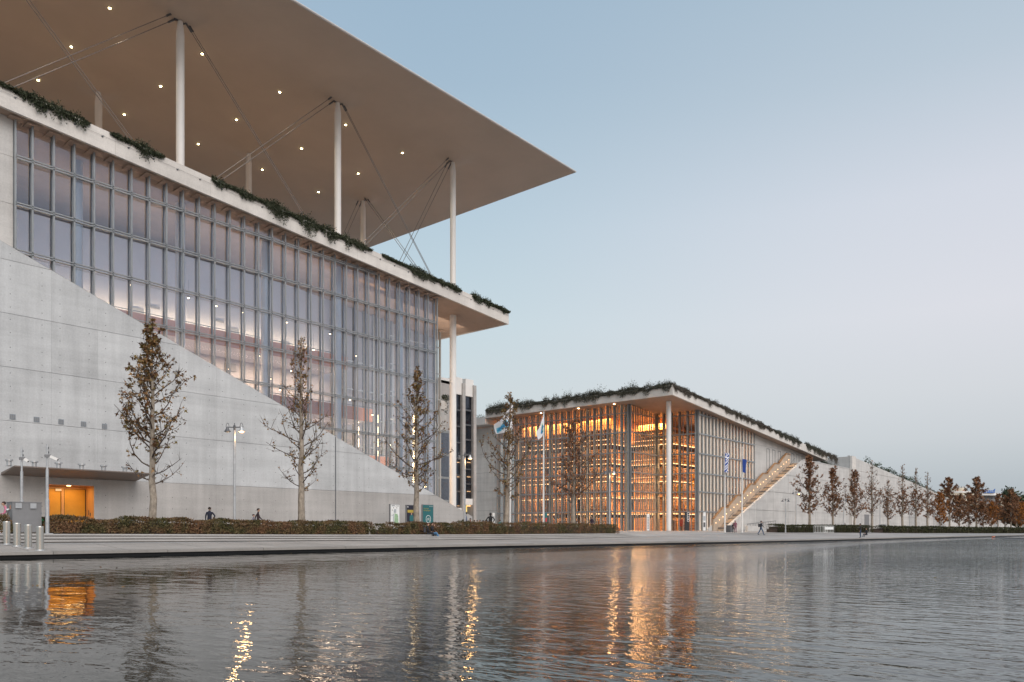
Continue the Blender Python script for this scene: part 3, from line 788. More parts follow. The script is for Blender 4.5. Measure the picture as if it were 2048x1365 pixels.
# ------------------------------------------------------------------ library
LB = thing('library', 'glass library glowing orange inside, with a planted roof edge and one outer corner column', 'building', (112, 61, 1.15))
def lsoff(X): return 22.55 - .0745*(X - 109.3)
LTR = [4.4, 7.77, 10.95, 14.3, 17.65, 20.9]
lz = [1.15] + LTR + [99]
lpane = {}
def facade(p0, p1, nb, floor_fun=lambda X: 1.15, inner=True, nrm=(0, 0), fin=None):
    """a glazed bay run from p0 to p1 (XY) with nb bays; nrm points outwards"""
    p0, p1 = Vector((*p0, 0)), Vector((*p1, 0)); t = (p1-p0).normalized(); L_ = (p1-p0).length; n = Vector((*nrm, 0)); pitch = L_/nb
    alongx = abs(t.x) > .5
    for k in range(nb+1):
        p = p0 + t*pitch*k; zt = lsoff(p.x)-.03; zb = floor_fun(p.x)
        mb = MB()
        a = p + n*.36; mb.bar((a.x, a.y, zb), (a.x, a.y, zt), .17, .17, up=n)
        a = p - n*.12; mb.bar((a.x, a.y, zb), (a.x, a.y, zt), .12, .3, up=t)
        mb.build('mullion', M['steel'], LB)
    # slim fins between the mullions
    mb = MB()
    for k in range(nb):
        for q in (.26, .5, .74):
            p = p0 + t*pitch*(k+q) + n*(.30 if q == .5 else -.35); mb.bar((p.x, p.y, floor_fun(p.x)), (p.x, p.y, lsoff(p.x)-.05), .07 if q == .5 else .05, .12 if fin is None else .34, up=t)
    for z in LTR:
        for dz in (-1.62,):
            ks = [k for k in range(nb+1) if floor_fun((p0+t*pitch*k).x) < z+dz + .3 and lsoff((p0+t*pitch*k).x) > z+dz + .2]
            if len(ks) > 1: a, b = p0 + t*pitch*ks[0] - n*.2, p0 + t*pitch*ks[-1] - n*.2; mb.bar((a.x, a.y, z+dz), (b.x, b.y, z+dz), .05, .05)
    f = mb.build('glazing_fins', fin or M['alu'], LB); f['kind'] = 'stuff'
    for z in LTR:
        ks = [k for k in range(nb+1) if floor_fun((p0+t*pitch*k).x) < z + .3 and lsoff((p0+t*pitch*k).x) > z + .2]
        if len(ks) < 2: continue
        a, b = p0 + t*pitch*ks[0] + n*.47, p0 + t*pitch*ks[-1] + n*.47
        mb = MB(); mb.bar((a.x, a.y, z), (b.x, b.y, z), .10, .22); mb.build('transom', M['alu'], LB)
    for k in range(nb):
        a = p0 + t*(pitch*k+.09)
        for j in range(len(lz)-1):
            za, zb = lz[j]+.03, lz[j+1]-.03
            xm = (a + t*pitch).x
            top = min(lsoff(a.x), lsoff(xm))-.08
            if za > top-.1 or zb < floor_fun(xm)-.6: continue
            zb = min(zb, top)
            key = (alongx, round(pitch, 3), round(zb-za, 2))
            if key not in lpane:
                mb = MB(); q = t*(pitch-.18)
                if alongx: mb.box(0, q.x, -.012, .012, 0, zb-za)
                else: mb.box(-.012, .012, min(0, q.y), max(0, q.y), 0, zb-za)
                lpane[key] = mb.mesh('glass_pane', M['pane_lib'])
            o = link('glass_pane', lpane[key], LB); o.location = Vector((a.x, a.y, za)) - origin(LB)
STX0, STZ0, STK = 128.5, 2.0, .383            # the outside stair climbs along the side wall
def lwall_top(X): return max(1.15, min(STZ0 + STK*(X-STX0), 16.2)) if X > 126 else 1.15
facade((112, 97.7), (112, 68.7), 21, nrm=(-1, 0))
facade((112, 68.7), (121.1, 68.7), 6, nrm=(0, -1))
facade((121.1, 68.7), (121.1, 61), 5, nrm=(-1, 0))
facade((121.1, 61), (144.6, 61), 17, floor_fun=lambda X: max(1.15, lwall_top(X)-.8), nrm=(0, -1), fin=M['finwhite'])
# concrete: end wall beside the glazing, side wall above the stair
mb = MB(); mb.box(112.0, 112.6, 97.9, 104.5, 1.0, lsoff(112)-1.2)
mb.build('end_wall', M['wall2'], LB)
for z in (5, 8.7, 12.35, 15.98):
    mb = MB(); mb.box(111.985, 112.1, 97.9, 104.5, z, z+.04); mb.build('wall_joint', M['grey'], LB)
slits = []
for gx0, gx1 in ((1533, 1539), (1544.5, 1550), (1556, 1561), (1572, 1577.5), (1582.5, 1588), (1593, 1598), (1603.5, 1608)):
    slits.append((PY(gx0, 900, 61).x, PY(gx1, 900, 61).x))
zs0, zs1 = 13.3, 17.6
edges = [144.9] + [v for s_ in slits for v in s_] + [178]
for i, (a, b) in enumerate(zip(edges, edges[1:])):
    if i % 2 == 0:
        mb = MB(); mb.prism([(a, 1.2), (b, 1.2), (b, lsoff(b)-.02), (a, lsoff(a)-.02)], 60.98, 61.5, 'y'); mb.build('side_wall', M['wall2'], LB)
    else:
        mb = MB(); mb.prism([(a+.002, zs1), (b-.002, zs1), (b-.002, lsoff(b)-.02), (a+.002, lsoff(a)-.02)], 60.98, 61.5, 'y')
        mb.box(a+.002, b-.002, 60.98, 61.5, 1.2, zs0); mb.build('side_wall', M['wall2'], LB)
        mb = MB(); mb.box(a, b, 61.0, 61.3, zs0, zs1); wo = mb.build('slit_window', M['wall2'], LB)
        mb = MB(); mb.box(a, a+.07, 60.95, 60.99, zs0, zs1); mb.box(b-.07, b, 60.95, 60.99, zs0, zs1); mb.box(a+.07, b-.07, 60.95, 60.99, zs0, zs0+.09); mb.box(a+.07, b-.07, 60.95, 60.99, zs1-.09, zs1)
        mb.build('frame', M['steel_dark'], wo)
for z in (17.9,):
    mb = MB(); mb.box(144.9, 178, 60.97, 61.0, z, z+.04); mb.build('wall_joint', M['grey'], LB)
# roof slab with pale precast edge
LY0, LX0 = 59.1, 109.3
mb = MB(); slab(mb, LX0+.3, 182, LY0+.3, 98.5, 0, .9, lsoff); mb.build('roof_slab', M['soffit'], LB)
xs = [LX0] + [LX0 + 7.3*k for k in range(1, 11)]
for a, b in zip(xs, xs[1:]):
    mb = MB(); slab(mb, a+.004, b-.004, LY0, LY0+.3, -.05, 1.5, lsoff); mb.build('fascia_panel', M['fascia'], LB)
ys = [LY0+.31, 68, 75.7, 83.4, 91, 98.7]
for a, b in zip(ys, ys[1:]):
    mb = MB(); mb.box(LX0, LX0+.3, a+.004, b-.004, lsoff(LX0)-.05, lsoff(LX0)+1.5); mb.build('fascia_panel', M['fascia'], LB)
mb = MB(); mb.box(LX0, 150, 98.75, 112, lsoff(LX0)-1.2, lsoff(LX0)+.2); mb.build('rear_roof', M['wall2'], LB)
# outside corner column and the row of cream columns behind the glass
mb = MB(); mb.cyl(113.3, 62, 1.1, lsoff(113.3), .40, 28); mb.build('column', M['white'], LB)
for y in (70, 78, 86, 94): mb = MB(); mb.cyl(113.3, y, 1.1, lsoff(113.3), .36, 24); mb.build('column', M['cream'], LB)
for x in (129.3, 137.3): mb = MB(); mb.cyl(x, 62.3, 1.1, lsoff(x), .36, 24); mb.build('column', M['cream'], LB)
for gx, gy in ((1074, 825), (1146, 815), (1222, 807)):
    p = PZ(gx, gy, lsoff(110.6)-.03); mb = MB(); mb.cyl(110.6, p.y, p.z-.05, p.z-.003, .16, 12); mb.build('soffit_lamp', M['spot'], LB)
# inside: timber floors, bookcases, light strips
mb = MB(); mb.box(112.3, 180, 61.4, 100, 1.0, 1.14); mb.build('inner_floor', M['floor'], LB)
mb = MB(); mb.box(120, 180, 100, 100.3, 1.0, 21); mb.box(150, 150.3, 62, 100, 1.0, 19); mb.build('inner_wall', M['woodlight'], LB)
FL = [4.55, 7.4, 10.3, 13.45, 16.9]
strip = MB()
def floor_run(x0, x1, y0, y1, z):
    mb = MB(); mb.box(x0, x1, y0, y1, z-.28, z); mb.build('inner_floor', M['wood'], LB)
def seg_strip(p, q, z, hgt=.12):
    p, q = Vector(p), Vector(q); L_ = (q-p).length; t = (q-p)/L_; k = 0.0; r_ = random.Random(int(z*10)+int(L_))
    while k < L_:
        ln = r_.uniform(1.6, 3.6)
        a, b = p + t*k, p + t*min(L_, k+ln)
        if r_.random() < .95: strip.bar((a.x, a.y, z), (b.x, b.y, z), .06, hgt)
        k += ln + r_.uniform(.08, .25)
for z in FL:
    floor_run(116.2, 150, 75.0, 100, z); floor_run(122.5, 150, 66.5, 74.99, z)
    seg_strip((116.15, 75.2), (116.15, 97), z-.42) if False else seg_strip((116.12, 75.2, 0), (116.12, 97, 0), z-.42)
    seg_strip((116.5, 74.93, 0), (122.4, 74.93, 0), z-.42)
    seg_strip((122.42, 66.8, 0), (122.42, 74.6, 0), z-.42)
    seg_strip((122.8, 66.42, 0), (149, 66.42, 0), z-.42)
    if abs(z-13.45) < .1 or abs(z-16.9) < .1 or abs(z-10.3) < .1:
        seg_strip((116.12, 75.2, 0), (116.12, 97, 0), z+.42, .07); seg_strip((116.5, 74.93, 0), (122.4, 74.93, 0), z+.42, .07); seg_strip((122.42, 66.8, 0), (122.42, 74.6, 0), z+.42, .07)
o = strip.build('light_strips', M['led'], LB); o['kind'] = 'stuff'
def bookcase(p, q, z, h, nrm, name='bookcase'):
    p, q, n_ = Vector(p), Vector(q), Vector(nrm); L_ = (q-p).length; t = (q-p)/L_; nb = max(1, round(L_/2.0))
    fr, bk = MB(), MB()
    for k in range(nb+1):
        a = p + t*(L_*k/nb); fr.bar((a.x, a.y, z), (a.x, a.y, z+h), .10, .42, up=n_)
    for k in range(5):
        zz_ = z + .08 + (h-.1)*k/4
        fr.bar((p.x, p.y, zz_), (q.x, q.y, zz_), .4, .05)
    a, b = p - n_*.05, q - n_*.05
    for k in range(4):
        z0_ = z + .12 + (h-.1)*k/4; bk.bar((a.x, a.y, z0_+.24), (b.x, b.y, z0_+.24), .22, .42)
    c = fr.build(name, M['wood'], LB); bk.build('book_rows', M['books'], c)
levels = [1.15] + FL
for i, z in enumerate(levels):
    h = 2.25 if i < 5 else 2.4
    for ya in (75.6, 83.0, 90.4): bookcase((117.2, ya, 0), (117.2, ya+6.4, 0), z, h, (-1, 0, 0))
    bookcase((117.6, 75.9, 0), (122.0, 75.9, 0), z, h, (0, -1, 0))
    bookcase((123.4, 68.0, 0), (123.4, 74.4, 0), z, h, (-1, 0, 0))
    for xa in (124.2, 131.2, 138.2): bookcase((xa, 67.5, 0), (xa+6.2, 67.5, 0), z, h, (0, -1, 0))
# glowing timber upper wall with battens, lit from the ceiling
mb = MB(); mb.box(118.6, 118.8, 76.6, 99, 16.9, 22); mb.box(118.8, 125, 76.6, 76.8, 16.9, 22); mb.box(125, 125.2, 68.6, 76.5, 16.9, 22); mb.box(125.2, 150, 68.6, 68.8, 16.9, 20)
mb.build('timber_wall', M['woodlight'], LB)
for k in range(30):
    mb = MB(); y = 76.8 + .75*k; mb.box(118.2, 118.58, y, y+.22, 16.92, 21.2); mb.build('timber_fin', M['wood'], LB)
# pale vertical blinds behind the side glazing
for k in range(17):
    x = 121.1 + 23.5/17*(k+.62); zb_ = max(8.2, lwall_top(x)) ; mb = MB(); mb.box(x-.34, x+.10, 61.55, 61.60, zb_, lsoff(x)-.35); mb.build('blind', M['cream'], LB)
# yellow hanging artwork
ART = thing('hanging_artwork', 'yellow bent frames hanging in strings behind the corner glass of the library', 'artwork', PY(1374, 960, 64.5))
for k, (gx, gy) in enumerate(((1362, 922), (1376, 925), (1378, 954), (1388, 951), (1360, 971), (1360, 983), (1376, 1006), (1376, 1013), (1362, 1008), (1387, 968))):
    p = PY(gx, gy, 64.5); w_ = .55 + .25*(k % 3); mb = MB(); an = .5*k
    cs = [Vector((p.x + math.cos(an+q*1.57)*w_, 64.5, p.z + math.sin(an+q*1.57)*w_*.8)) for q in range(4)]
    for a, b in zip(cs, cs[1:] + cs[:1]): mb.bar(a, b, .16, .16)
    mb.build('hanging_frame', M['yellow'], ART)
area('reading_hall_lamp_upper', (117.4, 86, 21.0), (0, R(-20), 0), 2.5, 22, 5200, (1, .60, .27))
area('reading_hall_lamp_corner', (124, 72, 20.6), (0, 0, 0), 3, 5, 3600, (1, .60, .27))
area('reading_hall_lamp_side', (136, 65, 19.0), (0, 0, 0), 22, 1.5, 2400, (1, .52, .20))
for z in FL:
    area('shelf_lamp', (115.9, 86, z-.5), (0, R(-38), 0), .5, 22, 1900, (1, .56, .24))
    area('shelf_lamp', (135, 66.1, z-.5), (R(35), 0, 0), 26, .5, 1700, (1, .56, .24))
    area('shelf_lamp', (120.5, 72.5, z-.5), (0, 0, 0), 3, 3, 1700, (1, .56, .24))

# outside stair and the long sloping park wall
PW = thing('park_wall', 'long pale concrete wall beside the library, sloping down to the ground behind the row of trees', 'wall', (128.5, 58.5, 1))
def wpoly(x0, x1):
    def top(X): return STZ0 + STK*(X-STX0) if X < 165.6 else 16.2 if X < 196.6 else 19.2 - .061*(X-199)
    pts = [x for x in (165.6, 196.59, 196.61) if x0 < x < x1]
    return [(x0, .5), (x1, .5)] + [(x, max(.55, top(x))) for x in [x1-.001] + pts[::-1] + [x0+.001]]
px_ = [128.0, 132.6, 140.6, 148.6, 156.6, 164.6, 172.6, 180.6, 188.6, 196.6, 206, 216, 226, 240, 260, 280, 300, 340, 400, 505]
zr = [.5, 5.0, 8.7, 12.35, 15.98, 24]
rnd = random.Random(3)
for a, b in zip(px_, px_[1:]):
    if a == 188.6:
        # the low door opening lies in this stretch
        pass
    for z0, z1 in zip(zr, zr[1:]):
        poly = wpoly(a+.03, b-.03)
        poly = clip_poly(clip_poly(poly, lambda p: p[1]-(z0+.035)), lambda p: (z1-.035)-p[1])
        if len(poly) < 3: continue
        off = rnd.uniform(0, .006)
        mb = MB(); mb.prism(poly, 58.5-off, 58.9, 'y'); mb.build('concrete_panel', M['wall2'], PW)
mb = MB(); poly = wpoly(128.1, 504); mb.prism(poly, 58.62, 59.0, 'y'); mb.build('wall_core', M['wall2'], PW)
mb = MB(); mb.box(196.5, 199.5, 57.9, 58.47, .5, 19.2); mb.build('end_pillar', M['fascia'], PW)
mb = MB(); mb.box(196.6, 196.75, 58.4, 75, .5, 19.1); mb.build('return_wall', M['wall2'], PW)
pdoor = PY(1733, 1053, 58.45)
mb = MB(); mb.box(pdoor.x-1.6, pdoor.x+2.2, 58.40, 58.485, .9, 5.2); mb.build('service_door', M['grey'], PW)
ST = thing('outdoor_stair', 'straight outdoor stair lit by small wall lamps, climbing beside the library glass', 'stair', (128.5, 59.7, 1.1))
nst = 84
sx, szz = (163.4-127.2)/nst, (15.3-1.15)/nst
for fl in range(6):
    mb = MB()
    for k in range(14):
        i = fl*14+k; x0 = 127.2 + sx*i
        mb.box(x0, x0+sx-.001, 58.92, 60.18, .9, 1.15 + szz*(i+1))
    sf = mb.build('stair_flight', M['tan'], ST)
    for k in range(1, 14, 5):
        i = fl*14+k; x0 = 127.2 + sx*i; mb = MB(); mb.box(x0+.0, x0+.46, 58.93, 60.17, 1.15 + szz*(i+1) + .002, 1.15 + szz*(i+1) + .20); mb.build('tread_shade_band', M['steel_dark'], sf)  # dark strips added to stand for the shadow bands between treads
# inner parapet: five stepped lengths with small round wall lamps
for fl in range(6):
    i0 = fl*14; xa = 127.2 + sx*i0 - 1.2; xb = 127.2 + sx*(i0+14) - 1.2; za, zb = 1.15 + szz*i0, 1.15 + szz*(i0+14)
    lift = 1.75
    poly = [(xa, .9), (xb, .9), (xb, zb+lift), (xb-2.2, zb+lift), (xa, za+lift+.25)]
    mb = MB(); mb.prism(poly, 60.2, 60.45, 'y'); pa = mb.build('parapet', M['tan'], ST)
    mb = MB(); mb.bar((xa, 60.28, za+lift+.32), (xb-2.2, 60.28, zb+lift+.08), .38, .16); mb.bar((xb-2.2, 60.28, zb+lift+.08), (xb, 60.28, zb+lift+.08), .38, .16)
    mb.build('capping', M['wood'], pa)
    for q in (.15, .38, .62, .85):
        x = lerp(xa, xb, q); z = lerp(za, zb, q)+1.0
        mb = MB(); mb.tube([(x, 60.16, z), (x, 60.198, z)], .075, 10); mb.build('wall_lamp', M['led'], pa)
    mb = MB(); mb.bar((xa+.8, 59.0, za+1.0), (xb-.4, 59.0, zb+1.0), .05, .05); mb.build('handrail', M['steel_dark'], ST)
    area('stair_lamp', ((xa+xb)/2+.4, 60.1, (za+zb)/2+1.5), (R(-60), 0, 0), 4.5, .25, 62, (1, .66, .36))
mb = MB(); mb.prism([(124.6, 1.0), (127.5, 1.0), (144.7, lwall_top(144.7)+1.2), (144.7, lwall_top(144.7)+1.6), (124.6, 1.5)], 60.5, 60.9, 'y'); mb.build('glazing_ledge', M['wall2'], ST)
# low wall and ramp rail in front of the stair foot
mb = MB(); mb.box(132, 146, 56.6, 57.0, .8, 2.0); lw = tag(mb.build('low_wall', M['wall2'], None, loc=(132, 56.6, .9)), 'low pale wall with a sloping dark rail at the foot of the outdoor stair', 'wall')
mb = MB(); mb.bar((132.2, 56.75, 2.3), (145.5, 56.75, 3.0), .08, .08)
for k in range(12): x = 132.4 + 1.17*k; mb.bar((x, 56.75, 1.9), (x, 56.75, 2.3 + .7*(x-132.2)/13.3), .03, .03)
mb.build('handrail', M['steel_dark'], lw)
area('stair_foot_lamp', (131.5, 58.2, 2.4), (R(-90), 0, R(0)), 5, .3, 45, (1, .66, .36))

# ------------------------------------------------------------------ lift tower and rear wing between the two buildings
LT = thing('lift_tower', 'slim lift tower with smoked glass shafts and white tops standing between the two buildings', 'tower', PY(917, 1052, 88))
def tw(x0, x1, y0, y1, name, mat, dep=6.0, fr=88.0, par=None):
    a, b = PY(x0, y1, fr), PY(x1, y0, fr); mb = MB(); mb.box(a.x, b.x, fr, fr+dep, a.z, b.z); return mb.build(name, M[mat] if isinstance(mat, str) else mat, par or LT)
tw(876, 911, 766, 1052, 'rear_pier', 'wall_low', 8, 88.6); tw(882, 899, 758, 765.6, 'pier_cap', 'white', 8, 88.6)
tw(925.2, 931, 768, 1052, 'pier', 'wall_low', 7, 87.8); tw(947.2, 953, 772, 1052, 'pier', 'wall_low', 7, 87.8)
tw(911.2, 925, 757, 788, 'shaft_cap', 'white', 6, 88.02); tw(931.2, 947, 761, 792, 'shaft_cap', 'white', 6, 88.02)
for xa, xb, yt, yb in ((911.2, 925, 788.3, 1016), (931.2, 947, 792.3, 998)):
    hs = (yb-yt)/7
    for k in range(7): tw(xa+.15, xb-.15, yt+hs*k+.4, yt+hs*(k+1)-.4, 'smoked_pane', 'pane_dark', .05, 88.3)
    tw(xa, xb, yt, yb, 'shaft_back', 'vent', .1, 88.6)
    for k in range(1, 7): tw(xa, xb, yt+hs*k-.35, yt+hs*k+.35, 'shaft_frame', 'steel_dark', .1, 88.2)
    for k in range(4):
        tw(xa+3, xb-6, 925+29*k, 925.6+29*k, 'shaft_light', 'led', .05, 88.5)
tw(911.2, 925, 1016.3, 1052, 'shaft_base', 'white', 3, 88.02); tw(931.2, 947, 998.3, 1010, 'shaft_base', 'white', 3, 88.02)
tw(931.2, 947, 1010.3, 1052, 'lift_lobby', 'gold', 3, 89.5)
tw(933, 946, 1012, 1024, 'lobby_lamp', glow('lobby_glow', (1, .75, .25), 1.2), .1, 89.3)
RW = thing('rear_wing', 'pale concrete rear wing with a planted balcony and dark glazing behind the white outer column', 'building', PY(886, 1050, 80))
tw(872, 893, 792, 862, 'wall', 'wall2', 5, 80, RW); tw(880, 893.5, 803, 818, 'balcony', 'fascia', 2, 77.9, RW)
for k in range(4): tw(882.5, 898, 866+46*k, 910+46*k, 'dark_pane', 'pane_dark', .05, 80, RW); tw(882, 898.5, 862.5+46*k, 865.5+46*k, 'frame', 'steel', .2, 79.9, RW)
tw(872, 900, 862, 1050, 'inner_wall', 'galv', .3, 81.5, RW)

# ------------------------------------------------------------------ trailing plants on the roof edges
def trail(name, pts_fn, length, dens, seed, mat, label, cat, group=None, hang=.55, rise=.45, kind=None, loc=None, out=(0, -1, 0), ls=1.0):
    """pts_fn(s in 0..1) -> point on the roof edge; shoots arch over the edge and hang, some stand up"""
    r = random.Random(seed); mb = MB(); o_ = Vector(out)
    ns = int(length*dens)
    bump = [(r.random(), r.uniform(.08, .26), r.uniform(.4, 1.15)) for _ in range(max(2, int(length/1.1)))]
    for _ in range(ns):
        s = r.random()
        env = .20
        for c_, w_, a_ in bump: env = max(env, a_*math.exp(-((s-c_)*length/(w_*4))**2))
        env *= min(1, 5*min(s, 1-s)*length/3 + .25)
        p = Vector(pts_fn(s)) - o_*r.uniform(0, .5)
        up = r.random() < .5
        if up:
            d = Vector((r.gauss(0, .5), r.gauss(0, .5), 1)).normalized(); ln = rise*env*r.uniform(.35, 1.35)
            q = p
        else:
            q = Vector(pts_fn(s)) + o_*r.uniform(.02, .22); d = Vector((r.gauss(0, .25), 0, -1)) + o_*r.uniform(-.05, .3); ln = hang*env*r.uniform(.2, 1.4)
        nl = 5
        for k in range(nl):
            t = (k+.5)/nl*ln
            lp = q + d*t + Vector((r.gauss(0, .03), r.gauss(0, .03), r.gauss(0, .03)))
            ld = d*.6 + Vector((r.gauss(0, .6), r.gauss(0, .6), r.gauss(0, .5)))
            mb.leaf(lp, ld, Vector((r.gauss(0, 1), r.gauss(0, 1), r.gauss(0, 1))), r.uniform(.13, .26)*ls, r.uniform(.05, .095)*ls)
    ob = mb.build(name, mat, None, loc=loc or Vector(pts_fn(.5)))
    return tag(ob, label, cat, group, kind)
def main_edge(px0, px1):
    x0, x1 = PY(px0, 300, YS).x, PY(px1, 300, YS).x
    # px0, px1 measured along the sloping top edge of the fascia
    return (lambda s: (lerp(x0, x1, s), YS+.05, soff(lerp(x0, x1, s))+1.5)), x1-x0
segs = [(-20, 70, .45, .35, 'thin dark shrub strip trailing at the near end of the hall roof edge'),
        (56, 178, .8, .5, 'long dark shrub spilling over the hall roof edge before the nearest white column'),
        (222, 326, .8, .55, 'dark shrub with one upright sprig just before the nearest white canopy column'),
        (425, 560, .7, .5, 'dark trailing shrub in the middle of the hall roof edge under the canopy'),
        (540, 704, 1.0, .6, 'thickest dark shrub, hanging down beside the middle canopy column'),
        (703, 742, .4, .4, 'short olive shrub just past the middle canopy column on the roof edge'),
        (765, 892, .6, .45, 'loose grey green shrub on the roof edge under the crossed rods'),
        (893, 922, .35, .35, 'small tuft of shrub at the foot of the farthest canopy column'),
        (945, 1018, .7, .75, 'bushy shrub at the outer corner of the hall roof edge')]
for k, (a, b, hg, rs, lab) in enumerate(segs):
    fn, ln = main_edge(a, b); hg *= 1.0; rs *= 1.05; trail('trailing_shrub', fn, ln, 190, 20+k, M['plant'], lab, 'shrub', 'shrubs along the hall roof edge', hg, rs)
zt = lsoff(LX0)+1.5
trail('trailing_shrub', lambda s: (LX0+.05, lerp(59.3, 98.5, s), zt), 39, 170, 51, M['dryplant2'], 'unbroken dark green fringe of shrubs along the front roof edge of the library', 'shrub', 'shrubs along the library roof edge', 1.0, 1.0, out=(-1, 0, 0), ls=1.1)
for k in range(6):
    y = (60.5, 66, 72.5, 79, 90, 95)[k]
    trail('roof_bush', lambda s: (LX0+.5, y + 2.2*s, zt), 2.2, 120, 60+k, M['plant'], 'small upright bush on the library front roof, ' + ('nearest the roof corner', 'second from the roof corner', 'above the middle cream columns', 'above the drooping emblem flag', 'above the tree beside the blue flag', 'at the end wall of the library')[k], 'shrub', 'upright bushes on the library roof', .2, 1.7, out=(-1, 0, 0), ls=1.2)
lsegs = [(1346, 1422, 1.0, .6, 'brown trailing shrub right beside the roof corner of the library'), (1420, 1448, .25, .9, 'upright green shrub after the first brown hanging clump on the library side edge'),
         (1448, 1484, 1.2, .8, 'brown hanging shrub on the library side edge above the glazing'), (1486, 1528, 1.2, .8, 'brown hanging shrub above the last glazed bays of the library side'),
         (1522, 1546, .9, .7, 'brown hanging shrub above the joint of glass and concrete on the library side'), (1548, 1566, 1.1, .6, 'narrow hanging shrub above the first slit window'),
         (1568, 1602, 1.4, .9, 'rounded dark shrub above the middle slit windows'), (1612, 1642, 1.6, .9, 'dark green hanging shrub above the stair head'),
         (1636, 1674, 1.9, .8, 'longest brown hanging shrub at the low end of the library roof')]
for k, (a, b, hg, rs, lab) in enumerate(lsegs):
    x0, x1 = PY(a, 900, LY0).x, PY(b, 900, LY0).x
    trail('trailing_shrub', lambda s: (lerp(x0, x1, s), LY0+.05, lsoff(lerp(x0, x1, s))+1.5), x1-x0, 170, 80+k, M['dryplant'] if 'brown' in lab else M['dryplant2'], lab, 'shrub', 'shrubs along the library roof edge', hg*.8, rs*.9, ls=1.1)
trail('trailing_shrub', lambda s: (lerp(184, 197, s), 62, lerp(17.8, 16.6, s)), 13, 60, 97, M['plant'], 'low dark creeper running down to the pillar of the park wall', 'shrub', None, .5, .6)
# bushes on top of the park wall
r = random.Random(8)
def bush(mb, c, rad, n, ls=.45):
    for _ in range(n):
        d = Vector((r.gauss(0, 1), r.gauss(0, 1), r.gauss(0, 1))).normalized(); q = Vector(c) + Vector((d.x*rad[0], d.y*rad[1], d.z*rad[2]))*r.uniform(.55, 1.0)
        mb.leaf(q, Vector((r.gauss(0, 1), r.gauss(0, 1), r.gauss(.3, 1))), d, ls*r.uniform(.7, 1.3), ls*.5)
wtb = MB()
for k in range(24):
    X = 219 + k*4.3 + r.uniform(-1, 1); z = 19.2-.061*(X-199)
    hgt = r.uniform(1.0, 2.0) if k < 14 else r.uniform(.7, 1.3); bush(wtb, (X, 60.5, z+hgt*.45), (r.uniform(1.8, 2.8), 1.2, hgt), 190)
tag(wtb.build('wall_top_bushes', M['pine'], None, loc=(219, 60.5, 18)), 'run of dark evergreen bushes peeping over the sloping top of the long pale wall', 'bushes', kind='stuff')
mb = MB()
for k in range(3): p = PY(888 + 3*k, 796, 78.6); bush(mb, p, (.7, .5, .5), 160, .18)
p = PY(892, 812, 78); bush(mb, p, (.4, .4, 1.3), 160, .18)
tag(mb.build('balcony_plant', M['plant'], None, loc=PY(890, 805, 78)), 'dark plant hanging over the small balcony behind the white outer column', 'plant')
mb = MB()
for k in range(9): bush(mb, (LX0+2, 99.5+k*1.2, zt-1.0 - .3*(k % 2)), (.8, .8, .9), 150, .2)
tag(mb.build('roof_bush', M['plant'], None, loc=(LX0, 101, zt-1)), 'dark bush on the lower roof between the lift tower and the library', 'shrub')

# ------------------------------------------------------------------ hedges
def hedge(label, x0, x1, y0, dep, h, dens, mat, seed, zf=None, skew=0.0, ls=.11, group='clipped hedges along the terrace', gaps=()):
    r = random.Random(seed); mb = MB(); L_ = x1-x0
    prof = [r.uniform(.82, 1.06) for _ in range(int(L_/1.3)+3)]
    zf = zf or (lambda X, Y: gz(X, Y))
    def hh(X):
        t = (X-x0)/1.3; i = int(t); f = t-i; f = f*f*(3-2*f)
        e = min(1, (X-x0)/.5+.35, (x1-X)/.5+.35)
        k = h*lerp(prof[i], prof[i+1], f)*e
        for ga, gb, gk in gaps:
            if ga < X < gb: k *= gk
        return k
    for _ in range(int(L_*dens)):
        X = r.uniform(x0, x1); H = hh(X); c = r.random()
        wob = .20*math.sin(X*2.1+seed)+.14*math.sin(X*5.3+1.3*math.sin(X*.9))
        yb = y0 + skew*(X-x0)
        if c < .52: q = Vector((X, yb + abs(r.gauss(0, .12)) + wob*.6, H*r.uniform(.02, 1))); nn = Vector((0, -1, .2))
        elif c < .92: q = Vector((X, yb + r.uniform(0, dep), H*(1 - abs(r.gauss(0, .07))) + wob*.35)); nn = Vector((0, 0, 1))
        else: q = Vector((X, yb + r.uniform(0, dep), H*r.uniform(.2, .95))); nn = Vector((0, -1, .2))
        q.z += zf(X, q.y)
        d = Vector((r.gauss(0, .8), r.gauss(-.3, .6), r.gauss(.7, .6)))
        mb.leaf(q, d, nn + Vector((r.gauss(0, .5), r.gauss(0, .5), r.gauss(0, .5))), ls*r.uniform(.7, 1.6), ls*.55)
    root = thing('hedge', label, 'hedge', ((x0+x1)/2, y0 + skew*L_/2, zf((x0+x1)/2, y0)), group=group)
    mb.build('foliage', mat, root)
    # woody inside
    mb = MB(); k = x0 + .1
    while k < x1-.7:
        st = min(.65, x1-.1-k); yb = y0 + skew*(k-x0); hk = min(hh(k+.02), hh(k+st-.02))*.84
        mb.box(k, k+st, yb+.38, yb+dep-.2, zf(k, yb)-.1, zf(k, yb)+hk*.9); k += .65
    mb.build('branches', M['twig'], root)
    return root
HY_ = 46.62
def hx(px): return PY(px, 1060, HY_).x
hedge('short hedge piece behind the grey cabinet and the steel bollards', hx(-30), hx(28), HY_, 1.5, 1.0, 1100, M['hedge'], 1)
hedge('longest clipped hedge, from the camera pole past the first two trees', hx(86), hx(752), HY_, 1.6, 0.93, 1100, M['hedge'], 2, gaps=((hx(640), hx(700), .93),))
hedge('thin gappy hedge piece in front of the white map board', hx(757), hx(806), HY_, 1.2, .92, 760, M['hedge'], 3, gaps=((hx(775), hx(790), .6),))
hedge('brown and green hedge behind the two people sitting on the steps', hx(806), hx(1012), HY_, 1.6, 1.03, 1000, M['hedge'], 4)
